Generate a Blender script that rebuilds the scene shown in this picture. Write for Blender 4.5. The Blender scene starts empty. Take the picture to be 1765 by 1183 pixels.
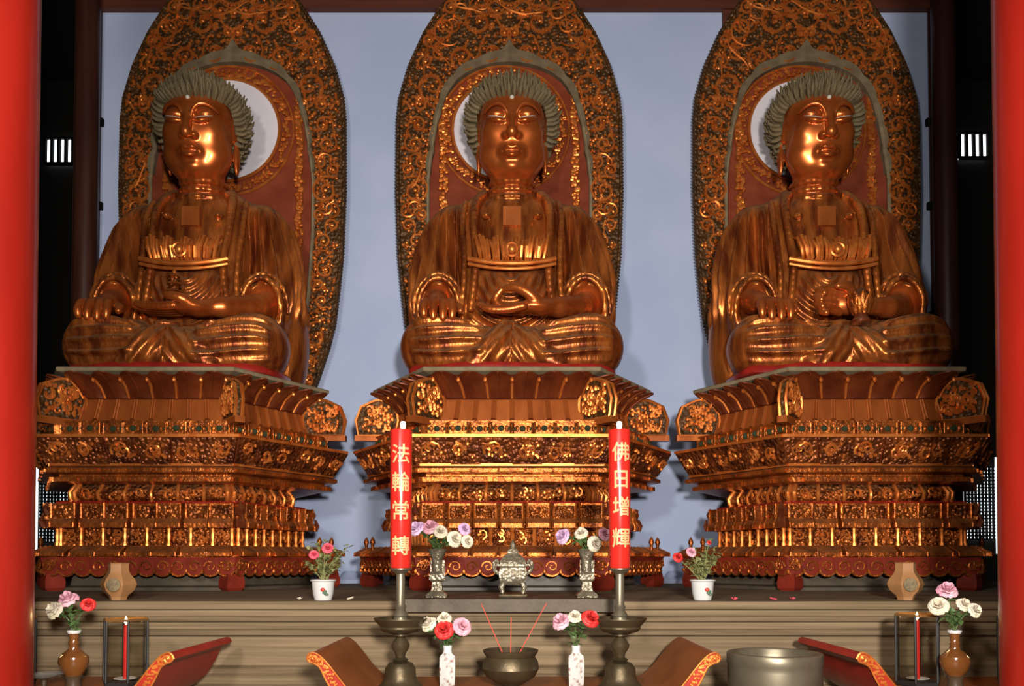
import bpy, math, random
import numpy as np
from mathutils import Vector, Matrix

# ------------------------------------------------------------------ camera
C = bpy.context.scene.collection
SC = bpy.context.scene
F = 1450.0                      # focal length in pixels of a 1765 px wide picture
HC = 1.6                        # eye height
PITCH = math.radians(1.6)
CX, HY = 882.5, 965.0
PPY = HY - F * math.tan(PITCH)
cam = bpy.data.cameras.new('camera')
cam.sensor_width = 36.0
cam.lens = 36.0 * F / 1765.0
cam.shift_y = (PPY - 591.5) / 1765.0
cam.clip_end = 200
camo = bpy.data.objects.new('camera', cam)
camo.location = (0, 0, HC)
camo.rotation_euler = (math.pi / 2 + PITCH, 0, 0)
C.objects.link(camo)
SC.camera = camo
SC.view_settings.view_transform = 'Standard'
SC.view_settings.look = 'None'
SC.view_settings.gamma = 1.0
SC.view_settings.exposure = 0.08
SC.view_settings.use_curve_mapping = False

# ------------------------------------------------------------------ light
w = bpy.data.worlds.new('world')
SC.world = w
w.use_nodes = True
w.node_tree.nodes['Background'].inputs[0].default_value = (0.75, 0.85, 1.0, 1)
w.node_tree.nodes['Background'].inputs[1].default_value = 0.03

def area_light(name, loc, target, size, power, col):
    l = bpy.data.lights.new(name, 'AREA')
    l.shape = 'DISK'
    l.size = size
    l.energy = power
    l.color = col
    o = bpy.data.objects.new(name, l)
    o.location = loc
    o.rotation_euler = (Vector(target) - Vector(loc)).to_track_quat('-Z', 'Y').to_euler()
    C.objects.link(o)
    return o

# two flash lamps beside the camera, and an added weak fill light, not a source of the hall
area_light('flash_lamp', (0.55, -1.2, 2.3), (0, 10, 4.6), 0.45, 1050, (1.0, 0.96, 0.92))
area_light('flash_lamp', (-1.6, -1.0, 3.6), (0, 10, 5.2), 0.6, 380, (1.0, 0.95, 0.9))
area_light('front_fill_light', (0, -3.0, 7.5), (0, 10, 4.0), 6.0, 130, (1.0, 0.96, 0.9))

# ------------------------------------------------------------------ pixel helpers
def zof(py, D):
    v = -(py - PPY) / F
    return HC + D * (math.sin(PITCH) + v * math.cos(PITCH)) / (math.cos(PITCH) - v * math.sin(PITCH))

def xof(px, py, D):
    v = -(py - PPY) / F
    return (px - CX) / F * D / (math.cos(PITCH) - v * math.sin(PITCH))

# ------------------------------------------------------------------ materials
MATS = {}
def mat(name, c1, c2=None, nscale=6.0, rough=0.5, metal=0.0, bump=0.0, bscale=30.0, btype='noise',
        dust=0.0, dustcol=(0.20, 0.165, 0.095), coat=0.0, emit=None, estr=0.0, stretch=(1, 1, 1), trans=0.0,
        contrast=(0.35, 0.65), spec=0.3):
    m = bpy.data.materials.new(name)
    m.use_nodes = True
    nt = m.node_tree
    N, L = nt.nodes, nt.links
    b = N['Principled BSDF']
    b.inputs['Roughness'].default_value = rough
    b.inputs['Metallic'].default_value = metal
    b.inputs['Specular IOR Level'].default_value = spec
    if coat:
        b.inputs['Coat Weight'].default_value = coat
        b.inputs['Coat Roughness'].default_value = 0.15
    if trans:
        b.inputs['Transmission Weight'].default_value = trans
    tc = N.new('ShaderNodeTexCoord')
    mp = N.new('ShaderNodeMapping')
    mp.inputs['Scale'].default_value = stretch
    L.new(tc.outputs['Object'], mp.inputs['Vector'])
    col = None
    nz = N.new('ShaderNodeTexNoise')
    nz.inputs['Scale'].default_value = nscale
    nz.inputs['Detail'].default_value = 6
    L.new(mp.outputs[0], nz.inputs['Vector'])
    if c2 is not None:
        mr = N.new('ShaderNodeMapRange')
        mr.inputs['From Min'].default_value = contrast[0]
        mr.inputs['From Max'].default_value = contrast[1]
        L.new(nz.outputs['Fac'], mr.inputs['Value'])
        mx = N.new('ShaderNodeMix')
        mx.data_type = 'RGBA'
        mx.inputs['A'].default_value = (*c1, 1)
        mx.inputs['B'].default_value = (*c2, 1)
        L.new(mr.outputs[0], mx.inputs['Factor'])
        col = mx.outputs['Result']
    if dust:
        ge = N.new('ShaderNodeNewGeometry')
        sp = N.new('ShaderNodeSeparateXYZ')
        L.new(ge.outputs['Normal'], sp.inputs[0])
        mr2 = N.new('ShaderNodeMapRange')
        mr2.interpolation_type = 'SMOOTHSTEP'
        mr2.inputs['From Min'].default_value = 0.15
        mr2.inputs['From Max'].default_value = 0.85
        L.new(sp.outputs['Z'], mr2.inputs['Value'])
        mu = N.new('ShaderNodeMath')
        mu.operation = 'MULTIPLY'
        L.new(mr2.outputs[0], mu.inputs[0])
        mu.inputs[1].default_value = dust
        md = N.new('ShaderNodeMix')
        md.data_type = 'RGBA'
        if col is None:
            md.inputs['A'].default_value = (*c1, 1)
        else:
            L.new(col, md.inputs['A'])
        md.inputs['B'].default_value = (*dustcol, 1)
        L.new(mu.outputs[0], md.inputs['Factor'])
        col = md.outputs['Result']
        for nm, v0, v1 in (('Metallic', metal, 0.0), ('Roughness', rough, 0.85)):
            r = N.new('ShaderNodeMapRange')
            r.inputs['To Min'].default_value = v0
            r.inputs['To Max'].default_value = v1
            L.new(mu.outputs[0], r.inputs['Value'])
            L.new(r.outputs[0], b.inputs[nm])
    if col is None:
        b.inputs['Base Color'].default_value = (*c1, 1)
    else:
        L.new(col, b.inputs['Base Color'])
    if bump:
        bp = N.new('ShaderNodeBump')
        bp.inputs['Strength'].default_value = bump
        bp.inputs['Distance'].default_value = 0.03
        if btype == 'voronoi':
            t = N.new('ShaderNodeTexVoronoi')
            t.feature = 'SMOOTH_F1'
            t.inputs['Smoothness'].default_value = 0.4
            t.inputs['Scale'].default_value = bscale
            L.new(mp.outputs[0], t.inputs['Vector'])
            inv = N.new('ShaderNodeMath')
            inv.operation = 'SUBTRACT'
            inv.inputs[0].default_value = 1.0
            L.new(t.outputs['Distance'], inv.inputs[1])
            L.new(inv.outputs[0], bp.inputs['Height'])
        else:
            t = N.new('ShaderNodeTexNoise')
            t.inputs['Scale'].default_value = bscale
            t.inputs['Detail'].default_value = 4
            L.new(mp.outputs[0], t.inputs['Vector'])
            L.new(t.outputs['Fac'], bp.inputs['Height'])
        L.new(bp.outputs[0], b.inputs['Normal'])
    if emit is not None:
        b.inputs['Emission Color'].default_value = (*emit, 1)
        b.inputs['Emission Strength'].default_value = estr
    MATS[name] = m
    return m

DUST = (0.17, 0.125, 0.06)
mat('gilded_skin', (0.40, 0.078, 0.014), (0.55, 0.135, 0.026), nscale=4, rough=0.31, metal=0.72, dust=0.3, dustcol=DUST, coat=0.1)
mat('gilded_robe', (0.165, 0.033, 0.009), (0.56, 0.155, 0.027), nscale=3.2, rough=0.32, metal=0.68, dust=0.55, dustcol=DUST,
    bump=0.22, bscale=14, stretch=(2.6, 2.6, 0.45))
mat('dusty_hair', (0.085, 0.060, 0.026), (0.135, 0.098, 0.046), nscale=7, rough=0.75)
mat('ivory', (0.46, 0.41, 0.33), rough=0.3)
mat('red_lacquer', (0.26, 0.015, 0.009), (0.18, 0.011, 0.007), rough=0.25, coat=0.4)
mat('dull_red', (0.155, 0.028, 0.011), (0.21, 0.042, 0.017), nscale=5, rough=0.6, spec=0.1, bump=0.1)
mat('carved_gold', (0.50, 0.115, 0.018), (0.70, 0.21, 0.04), nscale=9, rough=0.36, metal=0.66, dust=0.25, dustcol=DUST)
mat('carved_ground', (0.046, 0.021, 0.006), (0.11, 0.046, 0.012), nscale=8, rough=0.5, metal=0.4, bump=0.9, bscale=22, btype='voronoi')
mat('carved_panel', (0.12, 0.028, 0.007), (0.40, 0.105, 0.018), nscale=7, rough=0.40, metal=0.72, bump=1.0, bscale=26, btype='voronoi', dust=0.3, dustcol=DUST)
mat('gold_trim', (0.50, 0.125, 0.020), (0.20, 0.046, 0.009), nscale=7, rough=0.35, metal=0.72, dust=0.3, dustcol=DUST, bump=0.45, bscale=22)
mat('bright_gold', (0.85, 0.42, 0.12), rough=0.25, metal=0.75)
mat('brown_lacquer', (0.095, 0.017, 0.006), (0.18, 0.038, 0.010), nscale=4, rough=0.27, metal=0.4, coat=0.25, dust=0.35, dustcol=DUST)
mat('orange_wood', (0.36, 0.092, 0.018), (0.24, 0.056, 0.011), nscale=5, rough=0.42, metal=0.45, spec=0.15, stretch=(1, 1, 0.2), bump=0.1, bscale=12)
mat('orange_matte', (0.36, 0.09, 0.02), rough=0.8, spec=0.05)
mat('dust_grey', (0.15, 0.105, 0.055), (0.21, 0.155, 0.085), nscale=9, rough=0.85)
mat('skirt_red', (0.19, 0.020, 0.009), (0.12, 0.014, 0.007), nscale=6, rough=0.5, spec=0.12)
mat('dark_recess', (0.055, 0.041, 0.026), (0.08, 0.06, 0.04), nscale=5, rough=0.45)
mat('green_paint', (0.028, 0.034, 0.016), rough=0.9, spec=0.05)
mat('lip_grey', (0.105, 0.072, 0.036), (0.15, 0.108, 0.058), nscale=9, rough=0.85)
mat('cove_panel', (0.075, 0.018, 0.006), (0.26, 0.066, 0.013), nscale=6, rough=0.40, metal=0.6, bump=1.0, bscale=24, btype='voronoi')
mat('halo_white', (0.58, 0.53, 0.55), (0.66, 0.61, 0.62), nscale=1.5, rough=0.5)
mat('wall_blue', (0.345, 0.405, 0.565), (0.405, 0.455, 0.605), nscale=0.9, rough=0.75, bump=0.03, bscale=60)
mat('dark_wood', (0.026, 0.008, 0.005), (0.042, 0.013, 0.007), nscale=3, rough=0.35, stretch=(4, 4, 0.3))
mat('beam_brown', (0.075, 0.020, 0.011), (0.10, 0.027, 0.014), nscale=3, rough=0.5, stretch=(0.3, 4, 4))
mat('black_dark', (0.007, 0.006, 0.005), rough=0.9, spec=0.1)
mat('pillar_red', (0.245, 0.011, 0.005), (0.19, 0.008, 0.004), nscale=2, rough=0.32, coat=0.3, stretch=(1, 1, 0.3))
mat('stone', (0.118, 0.080, 0.043), (0.215, 0.150, 0.085), nscale=2.4, rough=0.85, spec=0.15, bump=0.3, bscale=9, stretch=(0.3, 1, 14), contrast=(0.3, 0.7))
mat('stone_dark', (0.050, 0.035, 0.019), (0.085, 0.060, 0.034), nscale=4, rough=0.6, bump=0.2, bscale=20)
mat('bronze', (0.052, 0.037, 0.018), (0.085, 0.060, 0.029), nscale=8, rough=0.42, metal=0.6, bump=0.08, bscale=30)
mat('pewter', (0.14, 0.112, 0.072), (0.26, 0.215, 0.145), nscale=14, rough=0.38, metal=0.6, bump=0.3, bscale=42, btype='voronoi')
mat('pale_bronze', (0.12, 0.098, 0.062), (0.165, 0.137, 0.09), nscale=5, rough=0.38, metal=0.6)
mat('candle_red', (0.44, 0.016, 0.010), rough=0.24, coat=0.5)
mat('letter_gold', (0.42, 0.29, 0.125), rough=0.45, metal=0.1)
mat('porcelain', (0.48, 0.46, 0.43), rough=0.18, coat=0.4)
mat('porcelain_painted', (0.46, 0.44, 0.40), (0.24, 0.13, 0.10), nscale=30, rough=0.2, coat=0.4, contrast=(0.52, 0.66))
mat('paint_red', (0.4, 0.05, 0.03), rough=0.3)
mat('paint_green', (0.08, 0.13, 0.08), rough=0.3)
mat('tan_clay', (0.25, 0.115, 0.042), (0.29, 0.14, 0.054), nscale=8, rough=0.5)
mat('medallion_brown', (0.12, 0.09, 0.05), (0.2, 0.14, 0.07), nscale=30, rough=0.6, bump=0.6, bscale=60)
mat('brown_glaze', (0.105, 0.034, 0.008), (0.15, 0.054, 0.013), nscale=5, rough=0.1, coat=0.8)
mat('leaf_green', (0.045, 0.085, 0.022), (0.08, 0.12, 0.035), nscale=20, rough=0.55)
mat('leaf_dry', (0.12, 0.13, 0.04), (0.2, 0.19, 0.07), nscale=20, rough=0.6)
mat('petal_pink', (0.52, 0.20, 0.26), (0.60, 0.33, 0.36), nscale=15, rough=0.6)
mat('petal_white', (0.54, 0.45, 0.36), (0.58, 0.50, 0.32), nscale=10, rough=0.6)
mat('petal_red', (0.52, 0.03, 0.024), (0.42, 0.018, 0.016), nscale=15, rough=0.5)
mat('petal_rose', (0.66, 0.09, 0.13), (0.6, 0.06, 0.09), nscale=15, rough=0.5)
mat('petal_lilac', (0.42, 0.24, 0.40), (0.55, 0.36, 0.48), nscale=15, rough=0.6)
mat('table_red', (0.29, 0.018, 0.010), (0.22, 0.014, 0.008), nscale=5, rough=0.4, spec=0.2)
mat('table_brown', (0.165, 0.042, 0.009), (0.215, 0.060, 0.013), nscale=4, rough=0.4, spec=0.2)
mat('table_dark', (0.05, 0.03, 0.016), rough=0.4)
mat('brass', (0.50, 0.24, 0.07), rough=0.25, metal=0.8)
mat('black_metal', (0.012, 0.010, 0.008), rough=0.5, metal=0.2)
mat('flame', (1.0, 0.8, 0.45), emit=(1.0, 0.72, 0.35), estr=9.0)
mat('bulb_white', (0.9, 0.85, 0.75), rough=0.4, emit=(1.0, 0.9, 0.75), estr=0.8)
mat('daylight', (0.9, 0.95, 1.0), emit=(0.85, 0.93, 1.0), estr=2.6)
mat('incense_red', (0.5, 0.05, 0.03), rough=0.7)
mat('ash', (0.3, 0.27, 0.22), (0.2, 0.18, 0.15), nscale=30, rough=0.95)
mat('soil', (0.05, 0.035, 0.02), rough=0.95)

def glass_material():
    m = bpy.data.materials.new('lantern_glass')
    m.use_nodes = True
    N, L = m.node_tree.nodes, m.node_tree.links
    N.remove(N['Principled BSDF'])
    t = N.new('ShaderNodeBsdfTransparent')
    t.inputs[0].default_value = (0.86, 0.86, 0.82, 1)
    g = N.new('ShaderNodeBsdfGlossy')
    g.inputs['Roughness'].default_value = 0.05
    f = N.new('ShaderNodeFresnel')
    f.inputs[0].default_value = 1.5
    x = N.new('ShaderNodeMixShader')
    L.new(f.outputs[0], x.inputs[0])
    L.new(t.outputs[0], x.inputs[1])
    L.new(g.outputs[0], x.inputs[2])
    L.new(x.outputs[0], N['Material Output'].inputs[0])
    MATS['lantern_glass'] = m
glass_material()

# ------------------------------------------------------------------ object helpers
def link(name, me, parent=None, loc=(0, 0, 0), rz=0.0):
    o = bpy.data.objects.new(name, me)
    C.objects.link(o)
    o.location = loc
    o.rotation_euler = (0, 0, rz)
    if parent is not None:
        o.parent = parent
    return o

def tag(o, label=None, cat=None, group=None, kind=None):
    if label: o['label'] = label
    if cat: o['category'] = cat
    if group: o['group'] = group
    if kind: o['kind'] = kind
    return o

def thing(name, label, cat, loc=(0, 0, 0), rz=0.0, group=None):
    return tag(link(name, None, None, loc, rz), label, cat, group)

def children_of(o):
    return [c for c in bpy.data.objects if c.parent == o]

def copy_tree(o, parent=None):
    c = o.copy()
    C.objects.link(c)
    if parent is not None:
        c.parent = parent
    for ch in children_of(o):
        copy_tree(ch, c)
    return c

def mesh_np(name, V, Q, mats, idx=None, smooth=True):
    me = bpy.data.meshes.new(name)
    n, m = len(V), len(Q)
    k = Q.shape[1]
    me.vertices.add(n)
    me.vertices.foreach_set('co', np.ascontiguousarray(V, dtype=np.float32).ravel())
    me.loops.add(m * k)
    me.loops.foreach_set('vertex_index', np.ascontiguousarray(Q, dtype=np.int32).ravel())
    me.polygons.add(m)
    me.polygons.foreach_set('loop_start', np.arange(0, m * k, k, dtype=np.int32))
    me.polygons.foreach_set('use_smooth', np.full(m, smooth))
    for a in mats:
        me.materials.append(MATS[a])
    if idx is not None:
        me.polygons.foreach_set('material_index', np.asarray(idx, dtype=np.int32))
    me.update(calc_edges=True)
    me.validate()
    return me

class MB:
    """collects shapes and links them as one mesh object"""
    def __init__(s):
        s.v, s.f, s.mi, s.cur = [], [], [], 0
    def add(s, verts, faces):
        o = len(s.v)
        s.v.extend(tuple(p) for p in verts)
        s.f.extend(tuple(i + o for i in f) for f in faces)
        s.mi.extend([s.cur] * len(faces))
    def box(s, lo, hi):
        x0, y0, z0 = lo; x1, y1, z1 = hi
        s.add([(x0, y0, z0), (x1, y0, z0), (x1, y1, z0), (x0, y1, z0), (x0, y0, z1), (x1, y0, z1), (x1, y1, z1), (x0, y1, z1)],
              [(0, 3, 2, 1), (4, 5, 6, 7), (0, 1, 5, 4), (1, 2, 6, 5), (2, 3, 7, 6), (3, 0, 4, 7)])
    def hexa(s, p):
        s.add(p, [(0, 3, 2, 1), (4, 5, 6, 7), (0, 1, 5, 4), (1, 2, 6, 5), (2, 3, 7, 6), (3, 0, 4, 7)])
    def sphere(s, c, r, nu=8, nv=5, M=None):
        r = (r, r, r) if np.isscalar(r) else r
        vs = [(0, 0, -1)]
        for j in range(1, nv):
            a = -math.pi / 2 + math.pi * j / nv
            for i in range(nu):
                t = 2 * math.pi * i / nu
                vs.append((math.cos(a) * math.cos(t), math.cos(a) * math.sin(t), math.sin(a)))
        vs.append((0, 0, 1))
        fs = []
        for i in range(nu):
            fs.append((0, 1 + (i + 1) % nu, 1 + i))
        for j in range(nv - 2):
            for i in range(nu):
                a = 1 + j * nu + i; b = 1 + j * nu + (i + 1) % nu
                fs.append((a, b, b + nu, a + nu))
        l = len(vs) - 1; q = 1 + (nv - 2) * nu
        for i in range(nu):
            fs.append((q + i, q + (i + 1) % nu, l))
        out = []
        for p in vs:
            p = Vector((p[0] * r[0], p[1] * r[1], p[2] * r[2]))
            if M is not None: p = M @ p
            out.append((p[0] + c[0], p[1] + c[1], p[2] + c[2]))
        s.add(out, fs)
    def tube(s, pts, rad, n=6, flat=1.0, closed=False, up=(0, 0, 1), cap=True):
        P = [Vector(p) for p in pts]
        m = len(P)
        R = [rad] * m if np.isscalar(rad) else list(rad)
        vs, fs = [], []
        prev = None
        for i in range(m):
            if closed: t = P[(i + 1) % m] - P[i - 1]
            else: t = P[min(i + 1, m - 1)] - P[max(i - 1, 0)]
            if t.length < 1e-9: t = Vector((0, 0, 1))
            t.normalize()
            if prev is None:
                u = Vector(up)
                if abs(u.dot(t)) > 0.95: u = Vector((1, 0, 0))
                a = u.cross(t).normalized()
            else:
                a = (prev - t * prev.dot(t))
                a = a.normalized() if a.length > 1e-6 else prev
            prev = a
            b = t.cross(a)
            for k in range(n):
                q = 2 * math.pi * k / n
                vs.append(P[i] + a * (math.cos(q) * R[i]) + b * (math.sin(q) * R[i] * flat))
        for i in range(m if closed else m - 1):
            for k in range(n):
                a0 = i * n + k; a1 = i * n + (k + 1) % n
                b0 = ((i + 1) % m) * n + k; b1 = ((i + 1) % m) * n + (k + 1) % n
                fs.append((a0, a1, b1, b0))
        if cap and not closed:
            fs.append(tuple(reversed(range(n))))
            fs.append(tuple((m - 1) * n + k for k in range(n)))
        s.add(vs, fs)
    def lathe(s, prof, n=24, c=(0, 0, 0), sq=None):
        """prof: (radius, z); sq scales the radius by angle (polygonal plans)"""
        vs, fs = [], []
        for (r, z) in prof:
            for k in range(n):
                t = 2 * math.pi * k / n
                rr = max(r, 1e-4) * (sq(t) if sq else 1.0)
                vs.append((c[0] + rr * math.cos(t), c[1] + rr * math.sin(t), c[2] + z))
        for i in range(len(prof) - 1):
            for k in range(n):
                fs.append((i * n + k, i * n + (k + 1) % n, (i + 1) * n + (k + 1) % n, (i + 1) * n + k))
        if prof[0][0] > 1e-3: fs.append(tuple(reversed(range(n))))
        if prof[-1][0] > 1e-3: fs.append(tuple((len(prof) - 1) * n + k for k in range(n)))
        s.add(vs, fs)
    def grid(s, fn, nu, nv):
        vs = [fn(i / nu, j / nv) for j in range(nv + 1) for i in range(nu + 1)]
        fs = [(j * (nu + 1) + i, j * (nu + 1) + i + 1, (j + 1) * (nu + 1) + i + 1, (j + 1) * (nu + 1) + i) for j in range(nv) for i in range(nu)]
        s.add(vs, fs)
    def prism(s, poly, y0, y1):
        """polygon in x,z pushed along y"""
        n = len(poly)
        vs = [(x, y0, z) for x, z in poly] + [(x, y1, z) for x, z in poly]
        fs = [tuple(range(n)), tuple(reversed(range(n, 2 * n)))]
        fs += [((i + 1) % n, i, n + i, n + (i + 1) % n) for i in range(n)]
        s.add(vs, fs)
    def extrude_x(s, prof, x0, x1):
        """open profile in y,z swept along x and closed"""
        n = len(prof)
        vs = [(x0, y, z) for y, z in prof] + [(x1, y, z) for y, z in prof]
        fs = [(i, (i + 1) % n, n + (i + 1) % n, n + i) for i in range(n)]
        fs += [tuple(reversed(range(n))), tuple(range(n, 2 * n))]
        s.add(vs, fs)
    def mesh(s, name, mats, smooth=True, angle=40):
        me = bpy.data.meshes.new(name)
        me.from_pydata(s.v, [], s.f)
        mats = [mats] if isinstance(mats, str) else mats
        for a in mats: me.materials.append(MATS[a])
        if len(mats) > 1: me.polygons.foreach_set('material_index', s.mi)
        if smooth:
            me.polygons.foreach_set('use_smooth', [True] * len(s.f))
            me.set_sharp_from_angle(angle=math.radians(angle))
        me.update()
        return me
    def build(s, name, mats, parent=None, loc=(0, 0, 0), rz=0.0, smooth=True, angle=40):
        return link(name, s.mesh(name, mats, smooth, angle), parent, loc, rz)

def catmull(pts, n):
    P = [np.array(p, dtype=float) for p in pts]
    P = [2 * P[0] - P[1]] + P + [2 * P[-1] - P[-2]]
    out = []
    for i in range(1, len(P) - 2):
        for k in range(n):
            t = k / n
            out.append(0.5 * (2 * P[i] + (P[i + 1] - P[i - 1]) * t + (2 * P[i - 1] - 5 * P[i] + 4 * P[i + 1] - P[i + 2]) * t * t
                              + (3 * P[i] - P[i - 1] - 3 * P[i + 1] + P[i + 2]) * t ** 3))
    out.append(P[-2])
    return [tuple(p) for p in out]

# ------------------------------------------------------------------ the sculpting field
class Field:
    def __init__(s, lo, hi, h):
        s.lo = np.array(lo, float); s.h = h
        s.n = np.ceil((np.array(hi) - s.lo) / h).astype(int) + 1
        s.ax = [(s.lo[i] + h * np.arange(s.n[i])).astype(np.float32) for i in range(3)]
        s.f = np.full(tuple(s.n), 0.3, np.float32)
    def region(s, lo, hi):
        sl, g = [], []
        for i in range(3):
            a = int(max(0, math.floor((lo[i] - s.lo[i]) / s.h))); b = int(min(s.n[i], math.ceil((hi[i] - s.lo[i]) / s.h) + 1))
            if b <= a: b = a + 1 if a < s.n[i] else a
            sl.append(slice(a, b)); g.append(s.ax[i][a:b])
        return tuple(sl), (g[0][:, None, None], g[1][None, :, None], g[2][None, None, :])
    def put(s, fn, lo, hi, k, mode):
        m = k + 3 * s.h
        sl, (X, Y, Z) = s.region([v - m for v in lo], [v + m for v in hi])
        g = s.f[sl]
        if g.size == 0: return
        d = fn(X, Y, Z)
        if mode == 'u':
            h = np.maximum(k - np.abs(g - d), 0) / max(k, 1e-6)
            s.f[sl] = np.minimum(g, d) - h * h * k * 0.25
        else:
            d = -d
            h = np.maximum(k - np.abs(g - d), 0) / max(k, 1e-6)
            s.f[sl] = np.maximum(g, d) + h * h * k * 0.25
    def ell(s, c, r, k=0.03, mode='u', rot=None):
        rm = max(r)
        R = None if rot is None else np.array(Matrix.Rotation(rot[1], 3, rot[0]).transposed(), dtype=np.float32)
        def fn(X, Y, Z):
            x, y, z = X - c[0], Y - c[1], Z - c[2]
            if R is not None:
                x, y, z = (R[0, 0] * x + R[0, 1] * y + R[0, 2] * z, R[1, 0] * x + R[1, 1] * y + R[1, 2] * z, R[2, 0] * x + R[2, 1] * y + R[2, 2] * z)
            x, y, z = x / r[0], y / r[1], z / r[2]
            a = np.sqrt(x * x + y * y + z * z)
            b = np.sqrt((x / r[0]) ** 2 + (y / r[1]) ** 2 + (z / r[2]) ** 2) + 1e-6
            return a * (a - 1) / b
        e = (rm, rm, rm) if rot is not None else r
        s.put(fn, [c[i] - e[i] for i in range(3)], [c[i] + e[i] for i in range(3)], k, mode)
    def cap(s, a, b, ra, rb, k=0.03, mode='u', sq=(1, 1, 1)):
        A = np.array(a, float); B = np.array(b, float); D = B - A; dd = float(D @ D) + 1e-9
        def fn(X, Y, Z):
            x, y, z = X - A[0], Y - A[1], Z - A[2]
            t = np.clip((x * D[0] + y * D[1] + z * D[2]) / dd, 0, 1)
            q = np.sqrt(((x - t * D[0]) / sq[0]) ** 2 + ((y - t * D[1]) / sq[1]) ** 2 + ((z - t * D[2]) / sq[2]) ** 2)
            return (q - (ra + t * (rb - ra))) * min(sq)
        r = max(ra, rb) * max(sq)
        s.put(fn, np.minimum(A, B) - r, np.maximum(A, B) + r, k, mode)
    def chain(s, pts, rad, k=0.03, mode='u', n=0):
        if n:
            R = catmull([(r, 0, 0) for r in rad], n); pts = catmull(pts, n); rad = [r[0] for r in R]
        for i in range(len(pts) - 1):
            s.cap(pts[i], pts[i + 1], rad[i], rad[i + 1], k, mode)
    def mesh(s):
        f = s.f; I = f < 0
        nx, ny, nz = f.shape
        cnt = np.zeros((nx - 1, ny - 1, nz - 1), np.int8)
        for dx in (0, 1):
            for dy in (0, 1):
                for dz in (0, 1):
                    cnt += I[dx:nx - 1 + dx, dy:ny - 1 + dy, dz:nz - 1 + dz]
        act = (cnt > 0) & (cnt < 8)
        ii = np.argwhere(act)
        idx = np.full(act.shape, -1, np.int32)
        idx[act] = np.arange(len(ii))
        acc = np.zeros((len(ii), 3)); num = np.zeros(len(ii))
        cs = [(0, 0, 0), (1, 0, 0), (0, 1, 0), (1, 1, 0), (0, 0, 1), (1, 0, 1), (0, 1, 1), (1, 1, 1)]
        val = {c: f[ii[:, 0] + c[0], ii[:, 1] + c[1], ii[:, 2] + c[2]].astype(float) for c in cs}
        for a in cs:
            for ax in range(3):
                if a[ax]: continue
                b = list(a); b[ax] = 1; b = tuple(b)
                fa, fb = val[a], val[b]
                m = (fa < 0) != (fb < 0)
                t = np.where(m, fa / np.where(m, fa - fb, 1), 0)
                p = np.array(a, float)[None, :].repeat(len(ii), 0); p[:, ax] += t
                acc[m] += p[m]; num[m] += 1
        V = s.lo + s.h * (ii + acc / num[:, None])
        Q = []
        for ax in range(3):
            o1, o2 = (ax + 1) % 3, (ax + 2) % 3
            sl0 = [slice(None)] * 3; sl1 = [slice(None)] * 3
            sl0[ax] = slice(0, f.shape[ax] - 1); sl1[ax] = slice(1, f.shape[ax])
            for o in (o1, o2):
                sl0[o] = slice(1, f.shape[o] - 1); sl1[o] = slice(1, f.shape[o] - 1)
            A, B = I[tuple(sl0)], I[tuple(sl1)]
            ch = np.argwhere(A != B)
            fl = A[tuple(ch.T)]
            base = ch.copy(); base[:, o1] += 1; base[:, o2] += 1
            def cell(d1, d2):
                q = base.copy(); q[:, o1] -= d1; q[:, o2] -= d2
                return idx[tuple(q.T)]
            q = np.stack([cell(1, 1), cell(0, 1), cell(0, 0), cell(1, 0)], 1)
            q[~fl] = q[~fl][:, ::-1]
            Q.append(q)
        return V, np.concatenate(Q)

# ------------------------------------------------------------------ statues
SLAB_Z = 3.58
STAT_LIFT = 0.02
TILT = math.radians(12)
LIFT = 0.20
def H(p):
    x, y, z = p
    z -= 0.085 * min(1.0, max(0.0, (2.90 - z) / 0.28))
    dy, dz = y - 0.02, z - 2.45
    return (x, 0.02 + math.cos(TILT) * dy - math.sin(TILT) * dz, 2.45 + LIFT + math.sin(TILT) * dy + math.cos(TILT) * dz)

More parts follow.
